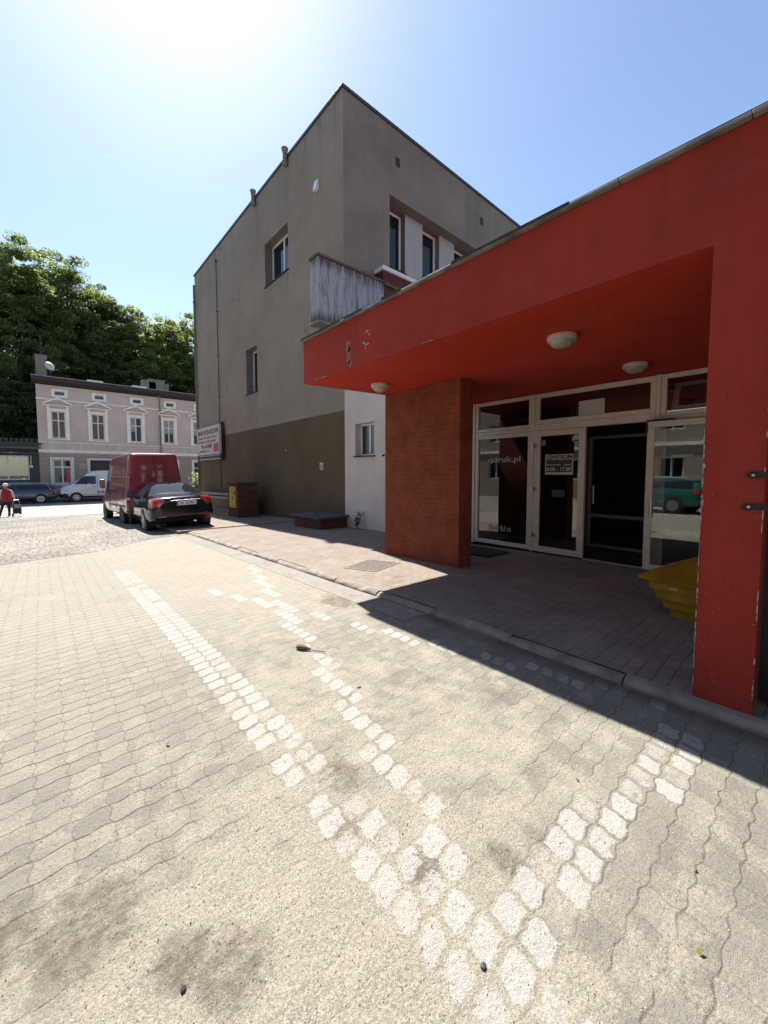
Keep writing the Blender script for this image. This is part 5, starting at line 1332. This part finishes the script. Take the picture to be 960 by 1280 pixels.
mb = MB(); mb.lathe([(.098,1.555),(.105,1.59),(.097,1.64),(.065,1.68),(.01,1.692)], (0,.095,0), 20); mb.box(-.07,.07,.17,.25,1.555,1.57); loc(mb, 'cap', M['hair'], pr, smooth=True)
tr_ = thing('shopping_trolley', 'dark two wheeled shopping trolley held by the woman in the red vest', 'shopping trolley', (-.93, 26.75, gz(26.75)), R(12), local=True)
mb = MB(); stack(mb, [ring_box(.145,.11,.17,.03), ring_box(.15,.115,.3,.03), ring_box(.145,.11,.58,.03), ring_box(.12,.09,.63,.03)]); loc(mb, 'bag', plain('navy_fabric', (.018,.018,.03), .85, var=.3, scale=12), tr_, smooth=True)
mb = MB(); mb.box(-.13,.13,-.13,-.117,.44,.60); loc(mb, 'flap', plain('grey_flap', (.22,.21,.23), .8, var=.3, scale=20), tr_, bevel=.01)
mb = MB()
for x in (-.12, .12): mb.tube([(x,.13,.06),(x,.13,.66),(x*.8,.12,.84)], .011, 6)
mb.tube([(-.096,.12,.84),(.096,.12,.84)], .014, 8); mb.tube([(-.14,.1,.09),(.14,.1,.09)], .009, 6); mb.tube([(-.12,-.1,.05),(-.12,.1,.16)],.01,6); mb.tube([(.12,-.1,.05),(.12,.1,.16)],.01,6); loc(mb, 'frame', M['steel'], tr_)
for x in (-.155, .155):
    mb = MB(); mb.lathe([(.03,-.014),(.085,-.014),(.09,0),(.085,.014),(.03,.014)], (x,.1,.09), 18, axis='x'); loc(mb, 'wheel', M['rubber'], tr_)

# ------------------------------------------------------------------ litter on the paving
def pebble(name, label, x, y, r, mat, seed, cat='pebble', sq=(1,.7,.5)):
    bm = bmesh.new(); bmesh.ops.create_icosphere(bm, subdivisions=1, radius=r*.8); rr = random.Random(seed); ph_ = Vector((rr.random()*9, rr.random()*9, rr.random()*9))
    for v in bm.verts:
        k = 1+.35*noise.noise(v.co/r*1.1+ph_); v.co = Vector((v.co.x*sq[0], v.co.y*sq[1], v.co.z*sq[2]))*k
    me = bpy.data.meshes.new(name); bm.to_mesh(me); bm.free(); me.materials.append(mat)
    o = bpy.data.objects.new(name, me); COL.objects.link(o); o.location = (x, y, gz(y)+r*sq[2]*.55); o.rotation_euler = (0,0,rr.uniform(0,6)); tag(o, label, cat); return o
dk = plain('dark_pebble_stone', (.035,.037,.042), .55, bump=.3); gk = plain('grey_pebble_stone', (.16,.15,.14), .8, bump=.3)
pebble('pebble', 'small black cube-like chip lying alone on the sand at lower left', .28, 1.29, .013, dk, 1, sq=(1,.9,.8))
pebble('pebble', 'dark grey pebble between the white blocks where the two lines meet', 1.05, .69, .016, dk, 2, sq=(1,.8,.6))
pebble('pebble', 'flat grey stone on the sand right of the thin white line', 1.79, 2.33, .028, gk, 3, sq=(1.2,.7,.35))
pebble('pebble', 'little dark pebble on the bare paving near the wide shadow', 2.11, .82, .014, dk, 4, sq=(1.3,.6,.5))
pebble('pebble', 'dark stone chip beside the long double white line', .52, 2.58, .018, dk, 6, sq=(1.3,.7,.5))
pebble('berry', 'tiny dark red berry alone on the right hand paving', 1.98, .29, .008, plain('berry_red', (.22,.012,.015), .4), 5, 'berry', (1,1,.9))
tw = thing('pine_cone_twig', 'brown cone with a thin twig lying across the narrow white line', 'twig', (1.75, 3.25, .0))
mb = MB(); mb.lathe([(.004,0),(.022,.02),(.03,.05),(.024,.09),(.010,.14),(.004,.16)], (0,0,0), 10, axis='x'); o = mb.build('cone', plain('cone_brown', (.13,.085,.05), .85, bump=.6, bscale=90), None, True); o.parent = tw; o.location = (0,0,.022); o.rotation_euler.z = R(-60)
mb = MB(); mb.tube([(.06,-.12,.014),(.12,-.2,.010),(.15,-.27,.016)], .004, 5); o = mb.build('stalk', M['bark'], None); o.parent = tw
tw.location.z = gz(3.25)
lf = leaves_mesh('leaf', np.array([(1.64,.22,.006)]), np.array([(0,0,1.)]), np.array([.02]), leaf_mat('yellow_green_leaf', (.25,.24,.05), (.2,.2,.03)), np.random.default_rng(2))
o = bpy.data.objects.new('leaf', lf); COL.objects.link(o); tag(o, 'single yellow green leaf on the paving at lower right', 'leaf')
def scatter():
    """bits of straw, bark and grit caught on the sand"""
    mb = MB(); rr = random.Random(12)
    cl = [(1.17,1.05,.16,46),(1.46,.80,.17,40),(1.22,1.72,.25,40),(.10,1.75,.30,60),(.55,1.2,.3,34),(.3,1.3,.25,26),(1.0,1.4,.4,40),(1.6,1.5,.8,90),(.6,2.4,1.2,80),(2.2,1.0,.9,60),(1.2,.5,.5,70),(.2,.9,.5,60),(2.8,4.1,.35,40),(1.9,3.2,.8,60)]
    for (cx, cy, s_, n) in cl:
        for k in range(int(n*.55)):
            x, y = rr.gauss(cx, s_), rr.gauss(cy, s_)
            if x > 3.2 or y < .05: continue
            L = rr.choice((.004,.006,.008,.012,.030 if rr.random() < .2 else .007)); a = rr.gauss(.4, 1.2); r_ = rr.uniform(.0007, .0019); z = gz(y)+.001
            dx, dy = math.cos(a)*L, math.sin(a)*L; b = rr.uniform(-.25,.25)
            mb.tube([(x,y,z+r_),(x+dx*.5-dy*b,y+dy*.5+dx*b,z+r_+rr.uniform(0,.004)),(x+dx,y+dy,z+r_)], r_, 4, 0 if rr.random() < .6 else 1, r1=r_*.4)
    o = mb.build('litter', [plain('dark_straw', (.045,.034,.025), .9), plain('brown_straw', (.14,.10,.06), .9)]); struct(o, 'stuff')
scatter()
def grit():
    """loose coarse sand grains"""
    r = np.random.default_rng(3); n = 9000
    q = np.concatenate([r.normal((1.4,1.5),(.75,.75),(4500,2)), r.normal((.4,1.1),(.6,.55),(2600,2)), r.normal((2.0,3.2),(.8,1.2),(1900,2))])
    q = q[(q[:,0] < 3.2) & (q[:,1] > .1)]; n = len(q); s = r.uniform(.0012,.0038,n)
    base = np.array([(1,0,0),(0,1,0),(-1,0,0),(0,-1,0),(0,0,1.1),(0,0,-.4)])
    V = q[:,None,:].repeat(6,1); V = np.concatenate([V, np.zeros((n,6,1))], 2) + base[None]*s[:,None,None]*r.uniform(.6,1.3,(n,6,1)); V[:,:,2] += .0008
    V[:,:,2] += np.array([gz(y) for y in q[:,1]])[:,None]
    fs = np.array([(0,1,4),(1,2,4),(2,3,4),(3,0,4),(1,0,5),(2,1,5),(3,2,5),(0,3,5)])
    F = (np.arange(n)[:,None,None]*6 + fs[None]).reshape(-1,3)
    me = bpy.data.meshes.new('sand_grit'); me.from_pydata(V.reshape(-1,3).tolist(), [], F.tolist())
    t = NT('sand_grains'); rn = t.n('ShaderNodeNewGeometry').outputs['Random Per Island']; me.materials.append(t.fin(t.mix(rn, (.30,.235,.15), (.68,.60,.46)), .9))
    o = bpy.data.objects.new('sand_grit', me); COL.objects.link(o); struct(o, 'stuff')
grit()

# ------------------------------------------------------------------ camera, sun, sky
cam = bpy.data.cameras.new('camera'); co = bpy.data.objects.new('camera', cam); COL.objects.link(co)
cam.sensor_fit = 'HORIZONTAL'; cam.sensor_width = 36; cam.lens = 36*488/960; cam.clip_start = .05; cam.clip_end = 2000
co.location = (0, 0, 1.65); cam.shift_y = -19/960; co.rotation_euler = (R(90-3.4009), 0, R(-41.335)); scene.camera = co
AZ, EL = 13.0, 56.2
S = Vector((math.sin(R(AZ))*math.cos(R(EL)), math.cos(R(AZ))*math.cos(R(EL)), math.sin(R(EL))))
sl = bpy.data.lights.new('sun', 'SUN'); sl.energy = 5.0; sl.angle = R(.53); sl.color = (1, .95, .895)
so = bpy.data.objects.new('sun', sl); COL.objects.link(so); so.rotation_euler = S.to_track_quat('Z', 'Y').to_euler(); so.location = S*60
wd = bpy.data.worlds.new('World'); scene.world = wd; wd.use_nodes = True; nt = wd.node_tree; bg = nt.nodes['Background']
sk = nt.nodes.new('ShaderNodeTexSky'); sk.sky_type = 'NISHITA'; sk.sun_disc = False; sk.sun_elevation = R(EL); sk.sun_rotation = R(AZ); sk.air_density = 1.0; sk.dust_density = .5; sk.ozone_density = 1.2; sk.altitude = 50
nt.links.new(sk.outputs[0], bg.inputs[0]); bg.inputs[1].default_value = .08
vs = scene.view_settings; scene.display_settings.display_device = 'sRGB'
vs.view_transform = 'Standard'; vs.look = 'None'; vs.exposure = 1.42; vs.gamma = 1; vs.use_curve_mapping = False
scene.cycles.max_bounces = 8; scene.cycles.transparent_max_bounces = 12; scene.cycles.use_denoising = True
